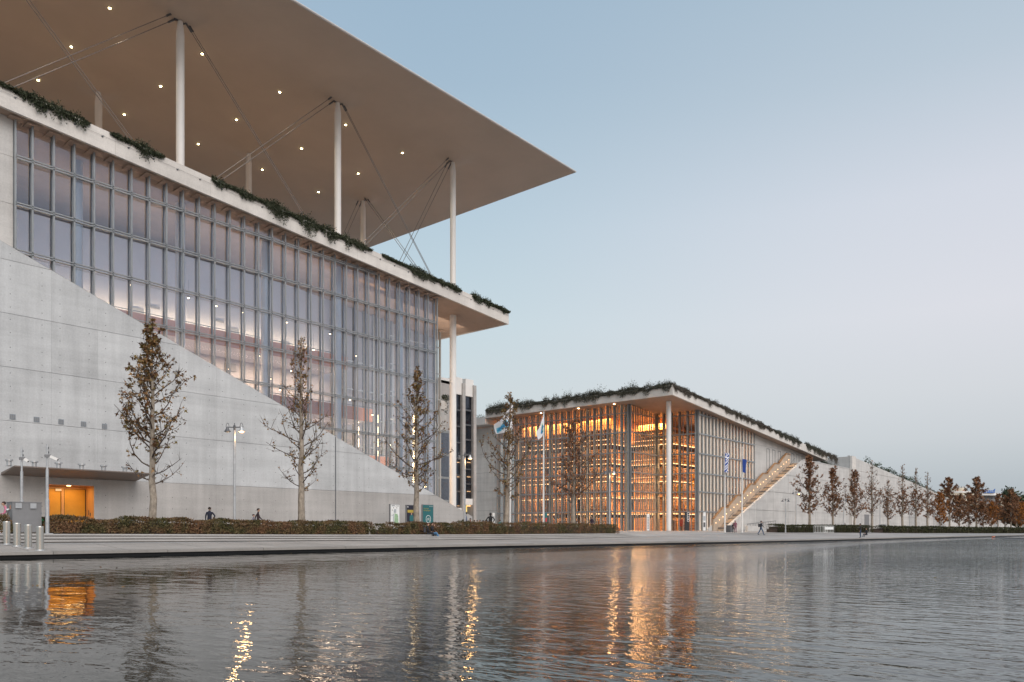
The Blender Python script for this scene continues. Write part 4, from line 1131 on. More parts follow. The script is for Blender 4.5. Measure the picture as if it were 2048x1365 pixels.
hedge('far hedge end in front of the lit library with a ragged tip', hx(1015), hx(1240), HY_, 1.6, 1.0, 800, M['hedge'], 5, ls=.1)
hedge('low dark hedge beside the waterside walk in front of the park wall', 122, 152, 47.2, 2.2, 1.25, 700, M['hedge_far'], 6, skew=-.2, ls=.14)
hedge('long low dark hedge running along the waterside to the far trees', 156, 330, 40.2, 2.5, 1.25, 200, M['hedge_far'], 7, skew=-.195, ls=.24)

# ------------------------------------------------------------------ trees
def plane_tree(seed, H, spread, nleaf, leafm, lsize=.17, clear=.26, bare_low=0.0, bare_top=0.0, lean=0.0, nbr=34, droop=0.0, twign=5, lowbias=0.0, sidebias=None):
    r = random.Random(seed); wood = MB(); br = MB(); lf = MB(); lpos = []
    tr = [Vector((0, 0, -.1))]
    nseg = 12
    for k in range(1, nseg+1):
        t = k/nseg; tr.append(Vector((lean*t*H*.1 + r.gauss(0, .035)*H*.06, r.gauss(0, .035)*H*.06, H*t)))
    tr[1].x = tr[1].y = 0
    rad = [.019*H*(1-.93*(k/nseg)**.9) + .012 for k in range(nseg+1)]; rad[0] *= 1.25
    wood.tube(tr, rad, 8)
    def trunk_at(t):
        f = t*nseg; i = min(int(f), nseg-1); return tr[i].lerp(tr[i+1], f-i), lerp(rad[i], rad[i+1], f-i)
    for b in range(nbr):
        t = clear + (1-clear-.03)*((b+r.random()*.8)/nbr)
        p, pr = trunk_at(t)
        az = b*2.399 + r.uniform(-.5, .5)
        k = (t-clear)/(1-clear)
        ln = spread*(min(1, .55 + 2.2*k) if k < .2 else 1 - .86*((k-.2)/.8)**.85)*r.uniform(.55, 1.2)
        el = R(r.uniform(2, 26) + 34*k)
        d = Vector((math.cos(az)*math.cos(el), math.sin(az)*math.cos(el), math.sin(el)))
        pts = [p]; nb = 5
        for j in range(nb):
            d = (d + Vector((r.gauss(0, .2), r.gauss(0, .2), (.19 + r.gauss(0, .12) - droop)))).normalized()
            pts.append(pts[-1] + d*ln/nb)
        r0 = min(pr*.5, .010 + .0115*ln)
        br.tube(pts, [r0*(1-.8*j/nb)+.004 for j in range(nb+1)], 5, cap=False)
        for q in range(twign):
            j = r.uniform(.5, nb); i = min(int(j), nb-1); o_ = pts[i].lerp(pts[i+1], j-i)
            td = (d*.5 + Vector((r.gauss(0, .7), r.gauss(0, .7), r.gauss(.35, .5)))).normalized(); tl = ln*r.uniform(.15, .38)
            m_ = o_ + td*tl*.5 + Vector((0, 0, .03*tl)); e_ = m_ + (td + Vector((r.gauss(0, .25), r.gauss(0, .25), .35))).normalized()*tl*.5
            br.tube([o_, m_, e_], [r0*.38+.003, r0*.28+.003, .003], 3, cap=False)
            w = 1.0
            if k < bare_low: w *= .15
            if k > 1-bare_top: w *= .12
            if lowbias: w *= max(.1, 1 - lowbias*k)
            if sidebias: w *= max(.1, 1 + sidebias[1]*(Vector((math.cos(az), math.sin(az), 0)).dot(sidebias[0])))
            lpos.append((o_, m_, e_, w))
    tot = sum(w for *_, w in lpos)
    for o_, m_, e_, w in lpos:
        nl = w/tot*nleaf; nl = int(nl) + (r.random() < nl-int(nl))
        for _ in range(nl):
            s = r.random(); q = o_.lerp(m_, s*2) if s < .5 else m_.lerp(e_, s*2-1)
            q = q + Vector((r.gauss(0, .07), r.gauss(0, .07), r.gauss(-.03, .07)))
            dd = Vector((r.gauss(0, .8), r.gauss(0, .8), r.gauss(-.5, .6))); nn = Vector((r.gauss(0, 1), r.gauss(0, 1), r.gauss(0, 1)))
            L_ = lsize*r.uniform(.7, 1.3)
            # a lobed leaf: three kites from one stalk
            dd.normalize(); sd = dd.cross(nn); sd = sd.normalized() if sd.length > .01 else Vector((1, 0, 0))
            b0 = len(lf.v)
            lf.v += [tuple(v) for v in (q, q + dd*.35*L_ + sd*.22*L_, q + dd*L_, q + dd*.35*L_ - sd*.22*L_, q + dd*.45*L_ + sd*.62*L_, q + dd*.45*L_ - sd*.62*L_)]
            lf.f += [(b0, b0+1, b0+2, b0+3), (b0, b0+4, b0+1), (b0, b0+3, b0+5)]; lf.m += [0]*3
    return wood, br, lf
def place_tree(name, label, loc, args, group, leafm, rz=0.0):
    w, b, l = plane_tree(*args[0], **args[1])
    t = thing(name, label, 'tree', loc, rz, group)
    w.build('trunk', M['bark'], t, smooth=True, world=False); b.build('branches', M['twig'], t, smooth=True, world=False); l.build('crown', leafm, t, world=False)
    return t
TY = 48.0
def tp(px, Y=TY): p = PY(px, 1060, Y); return (p.x, Y, gz(p.x, Y))
GL = 'plane trees on the hall terrace'
view = Vector((S, -C, 0))
place_tree('plane_tree', 'leafiest brown plane tree on the hall terrace, nearest the orange door', tp(305), ((101, 13.1, 4.1, 2400, None), dict(lsize=.22, nbr=42, twign=9, bare_low=.10, sidebias=(-view, .45), clear=.23)), GL, M['leaf_a'])
place_tree('plane_tree', 'almost bare plane tree with upswept branches beside the lit lamp post', tp(603), ((202, 14.4, 3.7, 850, None), dict(lsize=.19, nbr=46, twign=8, clear=.22, bare_low=.0)), GL, M['leaf_a'])
place_tree('plane_tree', 'plane tree in front of the dark poster and the green bicycle board', tp(833), ((303, 13.9, 4.0, 1900, None), dict(lsize=.20, nbr=46, twign=8, clear=.25)), GL, M['leaf_a'])
place_tree('plane_tree', 'plane tree half hiding the white flag beside the lift tower', tp(1012), ((404, 13.6, 4.2, 1700, None), dict(lsize=.20, nbr=40, twign=6, clear=.24, lowbias=.3, lean=.5)), GL, M['leaf_a'])
place_tree('plane_tree', 'plane tree directly in front of the glowing library corner, with dense twigs', tp(1147), ((505, 12.2, 4.5, 2100, None), dict(lsize=.20, nbr=42, twign=7, clear=.24, lowbias=.3)), GL, M['leaf_b'])
# the row along the park wall
rights = [(1619, 13.6, 4.6, 2300, 'leafiest of the rust brown trees in front of the stair end of the park wall', 'b', {}), (1666, 12.2, 4.4, 1900, 'full rust brown tree, second along the park wall from the stair', 'b', {}),
          (1709, 12.4, 4.2, 1700, 'rust brown tree just before the pillar of the park wall', 'b', {}), (1744, 15.2, 4.0, 700, 'nearly bare tall tree right after the pillar of the park wall', 'b', dict(bare_top=.5)),
          (1776, 11.9, 3.6, 800, 'shortest thin tree with a bare tip along the park wall', 'b', dict(bare_top=.35)), (1805, 16.0, 3.8, 1300, 'tall tree with a bare upper half and a dense brown skirt', 'b', dict(bare_top=.55)),
          (1832, 16.3, 3.5, 1300, 'tallest bare tipped tree where the wall top meets the bushes', 'b', dict(bare_top=.5)), (1855, 15.8, 3.6, 1100, 'bare tipped tree at the low end of the park wall', 'b', dict(bare_top=.5))]
for k, (px, H, sp, nl, lab, lm, kw) in enumerate(rights):
    place_tree('plane_tree', lab, tp(px), ((700+k, H, sp, nl, None), dict(lsize=.32, nbr=50, twign=7, clear=.22, lowbias=.3, **kw)), 'trees along the park wall', M['leaf_'+lm])
# far trees down the canal: copies of three kinds, each with its own label by neighbours
protos = []
for k, (H, sp, lm, cl) in enumerate(((12, 6.0, 'c', .18), (13, 6.0, 'b', .17), (11, 6.4, 'b', .17))):
    w, b, l = plane_tree(900+k, H, sp, 2600, None, lsize=.42, nbr=36, twign=5, clear=cl, lowbias=.2)
    protos.append((w.mesh('trunk', M['bark'], True), b.mesh('branches', M['twig'], True), l.mesh('crown', M['leaf_'+lm])))
far = [(1880, 46, 0, .85), (1899, 48, 1, 1.2), (1919, 46, 2, .95), (1938, 50, 2, 1.15), (1953, 47, 1, 1.35), (1967, 45, 2, .8), (1983, 44, 0, .8), (1996, 52, 1, 1.15), (2010, 46, 2, 1.1), (2022, 44, 1, 1.2), (2033, 50, 2, 1.35), (2044, 40, 0, .85), (2056, 42, 1, 1.1), (2068, 44, 2, 1.2)]
FARL = ['glowing orange tree right after the last park wall tree', 'tall rust brown tree behind the first orange tree', 'short rust brown tree below the cream far building', 'rust brown tree left of the white panel by the walk',
        'tallest bare tipped far tree, in front of the cream building', 'small rust brown tree under the end of the blue sign', 'small orange tree under the blue rooftop sign', 'rust brown tree standing behind the second orange tree',
        'rust brown tree beside the far lamp post', 'tall rust brown tree after the far lamp post', 'broad rust brown tree before the tall evergreen', 'orange tree at the edge of the photo', 'rust brown tree leaving the photo at its edge', 'rust brown tree just outside the edge of the photo']
for k, (px, Y, pk, s) in enumerate(far):
    p = PY(px, 1060, Y); d = min(p.x, 420); p = Vector((p.x, Y, 0)) if p.x < 430 else ray(px, 1060)*(430/ray(px, 1060).x)
    lab = FARL[k]
    t = thing('autumn_tree', lab, 'tree', (p.x, p.y, gz(p.x, p.y)), k*1.3, 'far rust brown trees' if pk else 'far orange trees'); t.scale = (s, s, s)
    for nm, me in zip(('trunk', 'branches', 'crown'), protos[pk]): link(nm, me, t)
# evergreens and houses behind
def evergreen(px, base_y, dist, H, W, seed, label):
    p = ray(px, HY)*dist; rr = random.Random(seed); lf, tr = MB(), MB()
    tr.tube([(0, 0, 0), (0, 0, H*.7)], [.3, .1], 7)
    for c in range(9):
        cc = Vector((rr.uniform(-W, W)*.6, rr.uniform(-W, W)*.6, H*rr.uniform(.35, .9))); cr = W*rr.uniform(.35, .6)
        tr.tube([(0, 0, H*.3), tuple(cc)], [.12, .04], 4)
        for _ in range(170):
            dv = Vector((rr.gauss(0, 1), rr.gauss(0, 1), rr.gauss(0, .8))).normalized()
            lf.leaf(cc + dv*cr*rr.uniform(.5, 1), Vector((rr.gauss(0, 1), rr.gauss(0, 1), rr.gauss(0, 1))), dv, W*.2, W*.12)
    t = thing('evergreen_tree', label, 'tree', (p.x, p.y, 1.1), 0, 'dark evergreens behind the far row')
    tr.build('trunk', M['bark'], t, world=False); lf.build('crown', M['pine'], t, world=False)
for k, (px, di, H, W) in enumerate(((1925, 480, 24, 9), (1942, 500, 26, 9), (1975, 470, 22, 10), (1962, 460, 20, 8), (1990, 480, 22, 9), (2033, 440, 28, 9), (2047, 430, 24, 10), (2018, 450, 19, 9), (2062, 440, 24, 9), (1908, 520, 22, 8))):
    evergreen(px, 1057, di, H*(.85 if px > 2025 else .60), W*.85, 40+k, 'dark evergreen ' + ('below the cream building wall', 'below the middle of the cream building', 'below the blue sign', 'filling the gap left of the blue sign', 'right of the blue sign', 'with the tall crown near the edge of the photo', 'at the very edge of the photo', 'between the sign and the tall crowned evergreen', 'just outside the photo edge', 'where the park wall meets the cream building')[k])
FB = thing('far_building', 'cream building with roof tanks and a blue rooftop sign beyond the far trees', 'building', tuple(ray(1940, HY)*620 + Vector((0, 0, 1))))
fw = Vector((C*1 + 0, 0, 0))
rt = Vector((S, -C, 0)); fwd = Vector((C, S, 0))
def fblock(px0, px1, y0, y1, name, mat, dist=620, dep=20, par=None):
    a, b = ray(px0, y1)*dist, ray(px1, y0)*dist; z0, z1 = EYE + a.z, EYE + b.z
    a2, b2 = Vector((a.x, a.y, 0)), Vector((b.x, b.y, 0)); mb = MB()
    q = fwd*dep
    vs = [a2, b2, b2+q, a2+q]
    mb.add([(v.x, v.y, z0) for v in vs] + [(v.x, v.y, z1) for v in vs], [(0, 3, 2, 1), (4, 5, 6, 7), (0, 1, 5, 4), (1, 2, 6, 5), (2, 3, 7, 6), (3, 0, 4, 7)])
    return mb.build(name, M[mat], par or FB)
fblock(1884, 1958, 986, 1058, 'wall', 'cream'); fblock(1908, 1933, 976, 985.9, 'roof_house', 'cream'); fblock(1956, 2000, 987, 991, 'roof_edge', 'white', 618)
fblock(1958.2, 1999, 991.1, 1058, 'wall', 'grey', 624); fblock(2000.5, 2044, 995, 1058, 'wall', 'cream', 640)
fblock(1884, 1957, 982.5, 985.9, 'parapet', 'white', 619, 2)
for k, gx in enumerate((1912, 1918, 1924, 1930)): fblock(gx, gx+3.6, 973.4, 975.8, 'roof_tank', 'galv', 615, 3)
for gx in range(1962, 1998, 7): fblock(gx, gx+4.5, 993, 998, 'window', 'steel_dark', 623.6, .4)
for gx in range(2006, 2042, 8): fblock(gx, gx+4, 1000, 1006, 'window', 'steel_dark', 639.6, .4)
for gx in range(1890, 1956, 9): fblock(gx, gx+4, 991, 997, 'window', 'steel_dark', 619.6, .4)
for gx in (1914, 1926): fblock(gx, gx+3, 980, 983.4, 'window', 'copper', 619.7, .4)
sp = ray(1977.5, 986.3)*617
cu = bpy.data.curves.new('rooftop_sign', 'FONT'); cu.body = 'knauf'; cu.size = 4.6; cu.extrude = .2; cu.align_x = 'CENTER'; cu.offset = .06
tmp = bpy.data.objects.new('tmp', cu); me = bpy.data.meshes.new_from_object(tmp); bpy.data.objects.remove(tmp); me.name = 'rooftop_sign'; me.materials.clear(); me.materials.append(M['blue'])
so = link('rooftop_sign', me, FB); so.location = Vector((sp.x, sp.y, EYE+sp.z)) - origin(FB); so.rotation_euler = (math.pi/2, 0, TH-math.pi/2)
fblock(1967, 1989, 986.4, 986.9, 'sign_base', 'steel_dark', 617.5, .4)

# ------------------------------------------------------------------ quay furniture
def gpt(px, Y):
    p = PY(px, HY, Y); return Vector((p.x, Y, gz(p.x, Y)))
for k, (px, Y, lab) in enumerate(((13.5, 44.3, 'steel bollard farthest from the water, first of the row of four'), (34, 43.2, 'second steel bollard, just inside the farthest of the row'),
                                  (56.5, 42.1, 'third steel bollard of the row, in front of the grey cabinet'), (80, 40.95, 'steel bollard nearest the water edge, in front of the green box'))):
    p = gpt(px, Y); t = thing('bollard', lab, 'bollard', p, 0, 'steel bollards across the quay')
    mb = MB(); mb.tube([(0, 0, -.05), (0, 0, 1.10), (0, 0, 1.135), (0, 0, 1.14)], [.158, .158, .148, .05], 28); mb.build('post', M['brushed'], t, world=False)
    mb = MB(); mb.tube([(0, 0, -.02), (0, 0, .025)], [.21, .20], 24); mb.build('base_ring', M['galv'], t, world=False)
# control cabinet
p0 = gpt(15, 47.0); a, b = PY(25, 1060, 46.7), PY(83.5, 1060, 46.7); zt_ = PY(50, 1006, 46.7).z; zb_ = gz(a.x, 46.7)
CB = thing('cabinet', 'big grey metal cabinet on the terrace behind the bollards', 'cabinet', (a.x, 46.7, zb_))
mb = MB(); mb.box(a.x, b.x, 46.72, 47.6, zb_+.08, zt_); mb.build('body', M['grey'], CB)
mb = MB(); mb.box(a.x-.02, b.x+.02, 46.7, 47.64, zt_+.002, zt_+.05); mb.build('lid', M['grey'], CB)
for x in (a.x+.28, b.x-.42): mb = MB(); mb.box(x-.15, x+.15, 46.66, 46.70, zt_-.30, zt_-.02); mb.build('hinge', M['galv'], CB)
mb = MB(); mb.box(a.x-.03, a.x-.002, 46.95, 47.08, zt_-.35, zt_-.15); mb.build('warning_plate', M['copper'], CB)
mb = MB(); mb.tube([(a.x-.14, 47.2, zt_-.40), (a.x-.002, 47.2, zt_-.36)], .07, 10); mb.tube([(b.x+.002, 47.0, zt_-.5), (b.x+.12, 47.0, zt_-.55)], .05, 10); mb.build('socket', M['galv'], CB)
mb = MB(); mb.box(a.x+.05, b.x-.05, 46.8, 47.5, zb_-.05, zb_+.078); mb.build('plinth', M['kerb'], CB)
gb0, gb1 = PY(76, 1060, 47.7), PY(93, 1060, 47.7); zg = gz(gb0.x, 47.7)
GB = thing('storage_box', 'green plastic box on a pale crate between the cabinet and the camera pole', 'box', (gb0.x, 47.7, zg))
mb = MB(); n = len(mb.v); mb.prism([(gb0.x, zg+.22), (gb1.x-.02, zg+.22), (gb1.x, zg+.72), (gb1.x-.1, zg+.84), (gb0.x+.08, zg+.86), (gb0.x, zg+.7)], 47.7, 48.2, 'y'); mb.build('body', M['green_plastic'], GB)
mb = MB(); mb.box(gb0.x+.04, gb1.x-.02, 47.74, 48.15, zg, zg+.215); mb.build('crate', M['paper'], GB)
def camera_pole(px, Y, topy, camy, lab, arm):
    p = gpt(px, Y); top = PY(px, topy, Y).z - p.z; cz_ = PY(px, camy, Y).z - p.z
    t = thing('camera_pole', lab, 'pole', p, 0, 'camera poles')
    mb = MB(); mb.tube([(0, 0, 0), (0, 0, top*.38), (0, 0, top*.385), (0, 0, top*.72), (0, 0, top*.725), (0, 0, top)], [.10, .10, .075, .075, .05, .045], 16); mb.build('post', M['galv'], t, world=False)
    mb = MB(); mb.box(-.22, .22, -.22, .22, -.02, .03); mb.build('base_plate', M['galv'], t, world=False)
    mb = MB(); mb.bar((-.14, -.05, cz_), (.16, -.05, cz_+.03), .08, .16); br = mb.build('bracket', M['grey'], t, world=False)
    mb = MB(); q = Vector((.12, -.08, cz_)); mb.bar(q, q + Vector(arm), .13, .14); mb.build('housing', M['white'], t, world=False)
    mb = MB(); q2 = q + Vector(arm); mb.tube([q2, q2 + Vector(arm).normalized()*.03], .05, 10); mb.build('lens', M['black'], t, world=False)
    mb = MB(); mb.box(.045, .09, -.03, .03, top-.5, top-.38); mb.box(.045, .08, -.03, .03, top-.25, top-.15); mb.build('clip', M['steel_dark'], t, world=False)
camera_pole(43.5, 49.5, 895.5, 918, 'thin camera pole rising behind the grey cabinet', (.14, -.10, -.14))
camera_pole(94.5, 46.35, 889, 913, 'camera pole at the hedge end with a white camera pointing down', (.30, -.18, -.17))

# lamp posts: slim pole, crossbar and two bell lamps on looped arms; one of the two is lit
def lamp_post(px, Y, topy, lab, lit=1, simple=False):
    p = gpt(px, Y); H = PY(px, topy, Y).z - p.z
    t = thing('street_lamp', lab, 'street lamp', p, 0, 'lamp posts along the terrace')
    t.rotation_euler = (0, 0, TH-math.pi/2)
    mb = MB(); mb.tube([(0, 0, 0), (0, 0, .5), (0, 0, .52), (0, 0, H*.5), (0, 0, H)], [.11, .11, .085, .08, .065], 12); mb.build('post', M['galv'], t, world=False)
    mb = MB(); mb.bar((-.40, 0, H), (.40, 0, H), .05, .06); mb.tube([(0, 0, H-.2), (0, 0, H+.12), (0, 0, H+.17), (0, 0, H+.28)], [.075, .075, .03, .02], 10); mb.build('crossbar', M['steel_dark'], t, world=False)
    for k, s in enumerate((-1, 1)):
        pts = [Vector((s*.36, 0, H)) + Vector((s*.10*(1-math.cos(a_)), 0, .26*math.sin(a_)*1.1)) for a_ in [math.pi*q/7 for q in range(8)]]
        mb = MB(); mb.tube(pts, .018, 6)
        mb.build('loop_arm', M['steel_dark'], t, world=False)
        c = Vector((s*.47, 0, H-.12))
        mb = MB(); mb.tube([c + Vector((0, 0, .16)), c + Vector((0, 0, .12)), c + Vector((0, 0, .02)), c + Vector((0, 0, -.13)), c + Vector((0, 0, -.17))], [.03, .07, .10, .19, .22], 16, cap=False)
        sh = mb.build('lamp_shade', M['steel_dark'] if k != lit else M['galv'], t, world=False)
        mb = MB(); mb.tube([c + Vector((0, 0, -.15)), c + Vector((0, 0, -.20)), c + Vector((0, 0, -.24))], [.12, .13, .06], 12)
        mb.build('bulb', M['lamp_on'] if k == lit else M['paper'], sh, world=False)
        if k == lit and not simple:
            l = bpy.data.lights.new('street_lamp_light', 'POINT'); l.energy = 75; l.color = (1, .58, .24); l.shadow_soft_size = .2
            lo = link('street_lamp_light', l, t); lo.location = c + Vector((0, 0, -.5))
lamp_post(469, 47.2, 855, 'lit two armed lamp post between the first and second terrace trees')
lamp_post(929.5, 47.2, 911, 'lit two armed lamp post in front of the lift tower')
lamp_post(1219, 47.2, 943, 'two armed lamp post in front of the corner of the lit library')
for k, (px, ty, lab) in enumerate(((1571, 1000, 'thin lamp post left alone just before the first park wall tree'), (1592, 985, 'lamp post against the first park wall tree'), (1687, 1000, 'lamp post between the second and third park wall trees'),
                                   (1760, 1001, 'lamp post between the bare tree and the short tree'), (1819, 1004, 'lamp post between the two tallest bare tipped trees'), (1868, 1012, 'lamp post beside the first orange tree'), (1882, 1004, 'lamp post inside the orange far trees'), (2010, 1018, 'lamp post far down the walk'))):
    lamp_post(px, 47 if k else 46, ty, lab, lit=1 if k == 1 else 5, simple=True)

# information boards in front of the ramp wall
def board(x0, x1, y0, y1, lab, mat, Y=57.2):
    a, b = PY(x0, y1, Y), PY(x1, y0, Y); zb = gz(a.x, Y)
    t = thing('information_board', lab, 'sign', ((a.x+b.x)/2, Y, zb), 0, 'boards in front of the ramp wall')
    mb = MB(); mb.box(a.x-.05, b.x+.05, Y+.02, Y+.2, zb+.35, b.z+.05); mb.build('panel', M['grey'], t)
    mb = MB(); mb.box(a.x+.1, a.x+.2, Y+.06, Y+.16, zb-.05, zb+.345); mb.box(b.x-.2, b.x-.1, Y+.06, Y+.16, zb-.05, zb+.345); mb.build('feet', M['steel_dark'], t)
    mb = MB(); mb.box(a.x, b.x, Y, Y+.018, zb+.38, b.z); pr = mb.build('print', mat, t)
    return t, pr, a, b, zb
def word(body, size, p, mat, par, rx=math.pi/2, rz=0.0, ax='LEFT', ext=.004):
    """lettering: a text turned into a plain mesh so that it is part of its sign"""
    cu = bpy.data.curves.new('lettering', 'FONT'); cu.body = body; cu.size = size; cu.extrude = ext; cu.align_x = ax; cu.resolution_u = 2
    tmp = bpy.data.objects.new('tmp', cu); me = bpy.data.meshes.new_from_object(tmp); me.name = 'lettering'
    bpy.data.objects.remove(tmp); me.materials.clear(); me.materials.append(mat)
    o = link('lettering', me, par); o.location = Vector(p) - origin(par); o.rotation_euler = (rx, 0, rz); return o
t, pr, a, b, zb = board(781.5, 799, 1010, 1049, 'white map board beside the gappy hedge', M['paper'])
yy = 57.2-.006; w_ = b.x-a.x; h_ = b.z-zb-.38
def flat(par, pts, mat, name, y=yy):
    mb = MB(); n = len(pts); mb.add([(a.x + u*w_, y, zb+.38 + v*h_) for u, v in pts] + [(a.x + u*w_, y+.004, zb+.38 + v*h_) for u, v in pts], [tuple(range(n)), tuple(reversed(range(n, 2*n)))] + [(i, (i+1) % n, n+(i+1) % n, n+i) for i in range(n)])
    return mb.build(name, mat, par)
flat(pr, [(.42, .12), (.60, .10), (.82, .14), (.88, .30), (.84, .52), (.74, .62), (.60, .60), (.44, .66), (.40, .40)], M['map_green'], 'map_park')
flat(pr, [(.34, .64), (.62, .66), (.62, .80), (.42, .82), (.34, .76)], M['map_grey'], 'map_building')
flat(pr, [(.24, .14), (.34, .12), (.36, .60), (.26, .62)], M['map_grey'], 'map_water')
for q, (u, v) in enumerate(((.12, .52), (.14, .74), (.30, .84), (.66, .84))): flat(pr, [(u, v), (u+.05, v), (u+.05, v+.05), (u, v+.05)], M['black'], 'map_mark')
for u in (.64, .76, .86): flat(pr, [(u, .93), (u+.06, .93), (u+.06, .965), (u, .965)], M['black'], 'map_mark')
flat(pr, [(.1, .925), (.55, .925), (.55, .945), (.1, .945)], M['map_grey'], 'title_line'); flat(pr, [(.1, .955), (.45, .955), (.45, .975), (.1, .975)], M['steel_dark'], 'title_line')
t, pr, a, b, zb = board(814, 831.5, 1011.5, 1050, 'dark blue event poster board right behind a plane tree trunk', M['navy']); w_ = b.x-a.x; h_ = b.z-zb-.38
flat(pr, [(.06, .68), (.94, .68), (.94, .80), (.06, .80)], M['gold'], 'title_band')
flat(pr, [(.30, .32), (.72, .32), (.74, .52), (.60, .60), (.58, .70), (.46, .70), (.44, .60), (.30, .52)], M['teal'], 'portrait')
flat(pr, [(.46, .58), (.56, .58), (.58, .68), (.44, .68)], M['skin'], 'portrait_face', y=yy-.004)
flat(pr, [(.06, .275), (.94, .275), (.94, .285), (.06, .285)], M['paper'], 'text_line'); flat(pr, [(.1, .20), (.8, .20), (.8, .22), (.1, .22)], M['map_grey'], 'text_line')
flat(pr, [(.06, .90), (.14, .90), (.14, .96), (.06, .96)], M['paper'], 'poster_mark')
t, pr, a, b, zb = board(846, 866.5, 1011, 1049, 'teal board with a white bicycle in a ring', M['teal']); w_ = b.x-a.x; h_ = b.z-zb-.38
cx_, cz_ = (a.x+b.x)/2 + .02, zb+.38+h_*.40
def ringm(cx0, cz0, r0, r1, mat, name, par, n=28, ov=1.0, y=yy):
    mb = MB(); vs = []
    for k in range(n):
        an = 2*math.pi*k/n
        for rr in (r0, r1): vs.append((cx0 + rr*math.cos(an), y, cz0 + rr*ov*math.sin(an)))
    mb.add(vs, [(2*k, 2*k+1, (2*k+3) % (2*n), (2*k+2) % (2*n)) for k in range(n)]); return mb.build(name, mat, par)
ringm(cx_, cz_, .30, .345, M['paper'], 'ring', pr, ov=1.15)
for dx in (-.13, .13): ringm(cx_+dx, cz_-.05, .075, .10, M['paper'], 'bicycle_wheel', pr, 16)
mb = MB()
for p_, q_ in (((-.13, -.05), (-.05, .09)), ((-.05, .09), (.08, .09)), ((.08, .09), (-.01, -.05)), ((-.01, -.05), (-.13, -.05)), ((-.05, .09), (-.01, -.05)), ((.13, -.05), (.06, .16)), ((.06, .16), (.0, .17)), ((-.09, .13), (-.03, .13))):
    mb.bar((cx_+p_[0], yy-.002, cz_+p_[1]), (cx_+q_[0], yy-.002, cz_+q_[1]), .006, .028, up=(0, 1, 0))
mb.build('bicycle_frame', M['paper'], pr)
word('Πιλοτικό', .17, (a.x+.08, yy, b.z-.42), M['gold'], pr); word('πρόγραμμα', .17, (a.x+.08, yy, b.z-.60), M['gold'], pr)
for u in (.62, .74, .86): flat(pr, [(u, .93), (u+.06, .93), (u+.06, .965), (u, .965)], M['map_grey'], 'board_mark')
flat(pr, [(.06, .04), (.5, .04), (.5, .07), (.06, .07)], M['gold'], 'text_line')

# ------------------------------------------------------------------ flags
def flagpole(px, Y, topy, lab, lean=0.0):
    p = gpt(px, Y); H = PY(px, topy, Y).z - p.z
    t = thing('flagpole', lab, 'flagpole', p, 0, 'white flagpoles')
    mb = MB(); mb.tube([(0, 0, 0), (lean*.5, 0, H*.5), (lean, 0, H)], [.11, .085, .05], 14); mb.build('pole', M['white'], t, world=False)
    mb = MB(); mb.tube([(lean, 0, H), (lean, 0, H+.05), (lean, 0, H+.12)], [.06, .12, .03], 12); mb.build('finial', M['white'], t, world=False)
    mb = MB(); mb.box(-.25, .25, -.25, .25, -.02, .04); mb.build('base_plate', M['galv'], t, world=False)
    return t, p, H
def cloth(px_poly, Y, mat, lab, name='flag', nu=10, nv=8, amp=.12, facets=None):
    """px corners: top hoist, top fly, bottom fly, bottom hoist; a real sheet with folds in depth"""
    c = [PY(x, y, Y) for x, y in px_poly]; mb = MB()
    def pt(u, v):
        top = c[0].lerp(c[1], u); bot = c[3].lerp(c[2], u); q = top.lerp(bot, v)
        return q + Vector((0, amp*math.sin(u*7+v*2)*u**.5*1.0 - .35*u, -.10*math.sin(u*math.pi)))
    for i in range(nu+1):
        for j in range(nv+1): mb.v.append(tuple(pt(i/nu, j/nv)))
    mats = mat if isinstance(mat, list) else [mat]
    for i in range(nu):
        for j in range(nv):
            mb.f.append((i*(nv+1)+j, (i+1)*(nv+1)+j, (i+1)*(nv+1)+j+1, i*(nv+1)+j+1)); mb.m.append(facets(((i+.5)/nu), ((j+.5)/nv)) if facets else 0)
    o = mb.build(name, mats, None, smooth=True, loc=c[0]); tag(o, lab, 'flag'); return o, pt
flag_blue = plain('flag_print_blue', (.03, .25, .50), .7, var=.3, scale=2); flag_sky = plain('flag_print_sky', (.16, .50, .66), .7, var=.2, scale=2)
flag_white = plain('flag_cloth', (.78, .78, .80), .8, var=.04); greek = plain('flag_dark_blue', (.015, .05, .25), .8, var=.15); lime = plain('flag_print_lime', (.30, .50, .06), .7, var=.1); dgreen = plain('flag_print_green', (.015, .16, .12), .7, var=.1); azure = plain('flag_print_azure', (.01, .20, .42), .7, var=.1)
flagpole(1019.5, 50, 806, 'white flagpole with the flying blue printed flag', .28)
cloth([(1026, 810), (984, 850), (988, 869), (1025, 858)], 49.8, [flag_white, flag_sky, flag_blue], 'white flag with a blue wave print blowing out behind a tree', nu=22, nv=14, amp=.16,
      facets=lambda u, v: 2 if abs(v-.62-.10*math.sin(u*9)) < .10 and .25 < u < .85 else 1 if abs(v-.62-.10*math.sin(u*9)) < .20 and .18 < u < .92 else 0)
flagpole(1086.8, 50, 826, 'white flagpole with the drooping green and blue emblem flag', .05)
o, pt = cloth([(1088.5, 829), (1068, 865), (1072, 881), (1087.5, 866)], 49.85, flag_white, 'white flag with a green and blue folded emblem hanging from its pole', nu=12, nv=10, amp=.08)
def patch(uvs, mat, name):
    mb = MB(); mb.add([pt(u, v) + Vector((0, -.03, 0)) for u, v in uvs], [tuple(range(len(uvs)))]); mb.build(name, mat, o)
patch([(.22, .35), (.05, .62), (.30, .62)], azure, 'emblem_blue'); patch([(.22, .35), (.46, .36), (.30, .60)], dgreen, 'emblem_green'); patch([(.25, .22), (.48, .34), (.22, .34)], lime, 'emblem_lime')
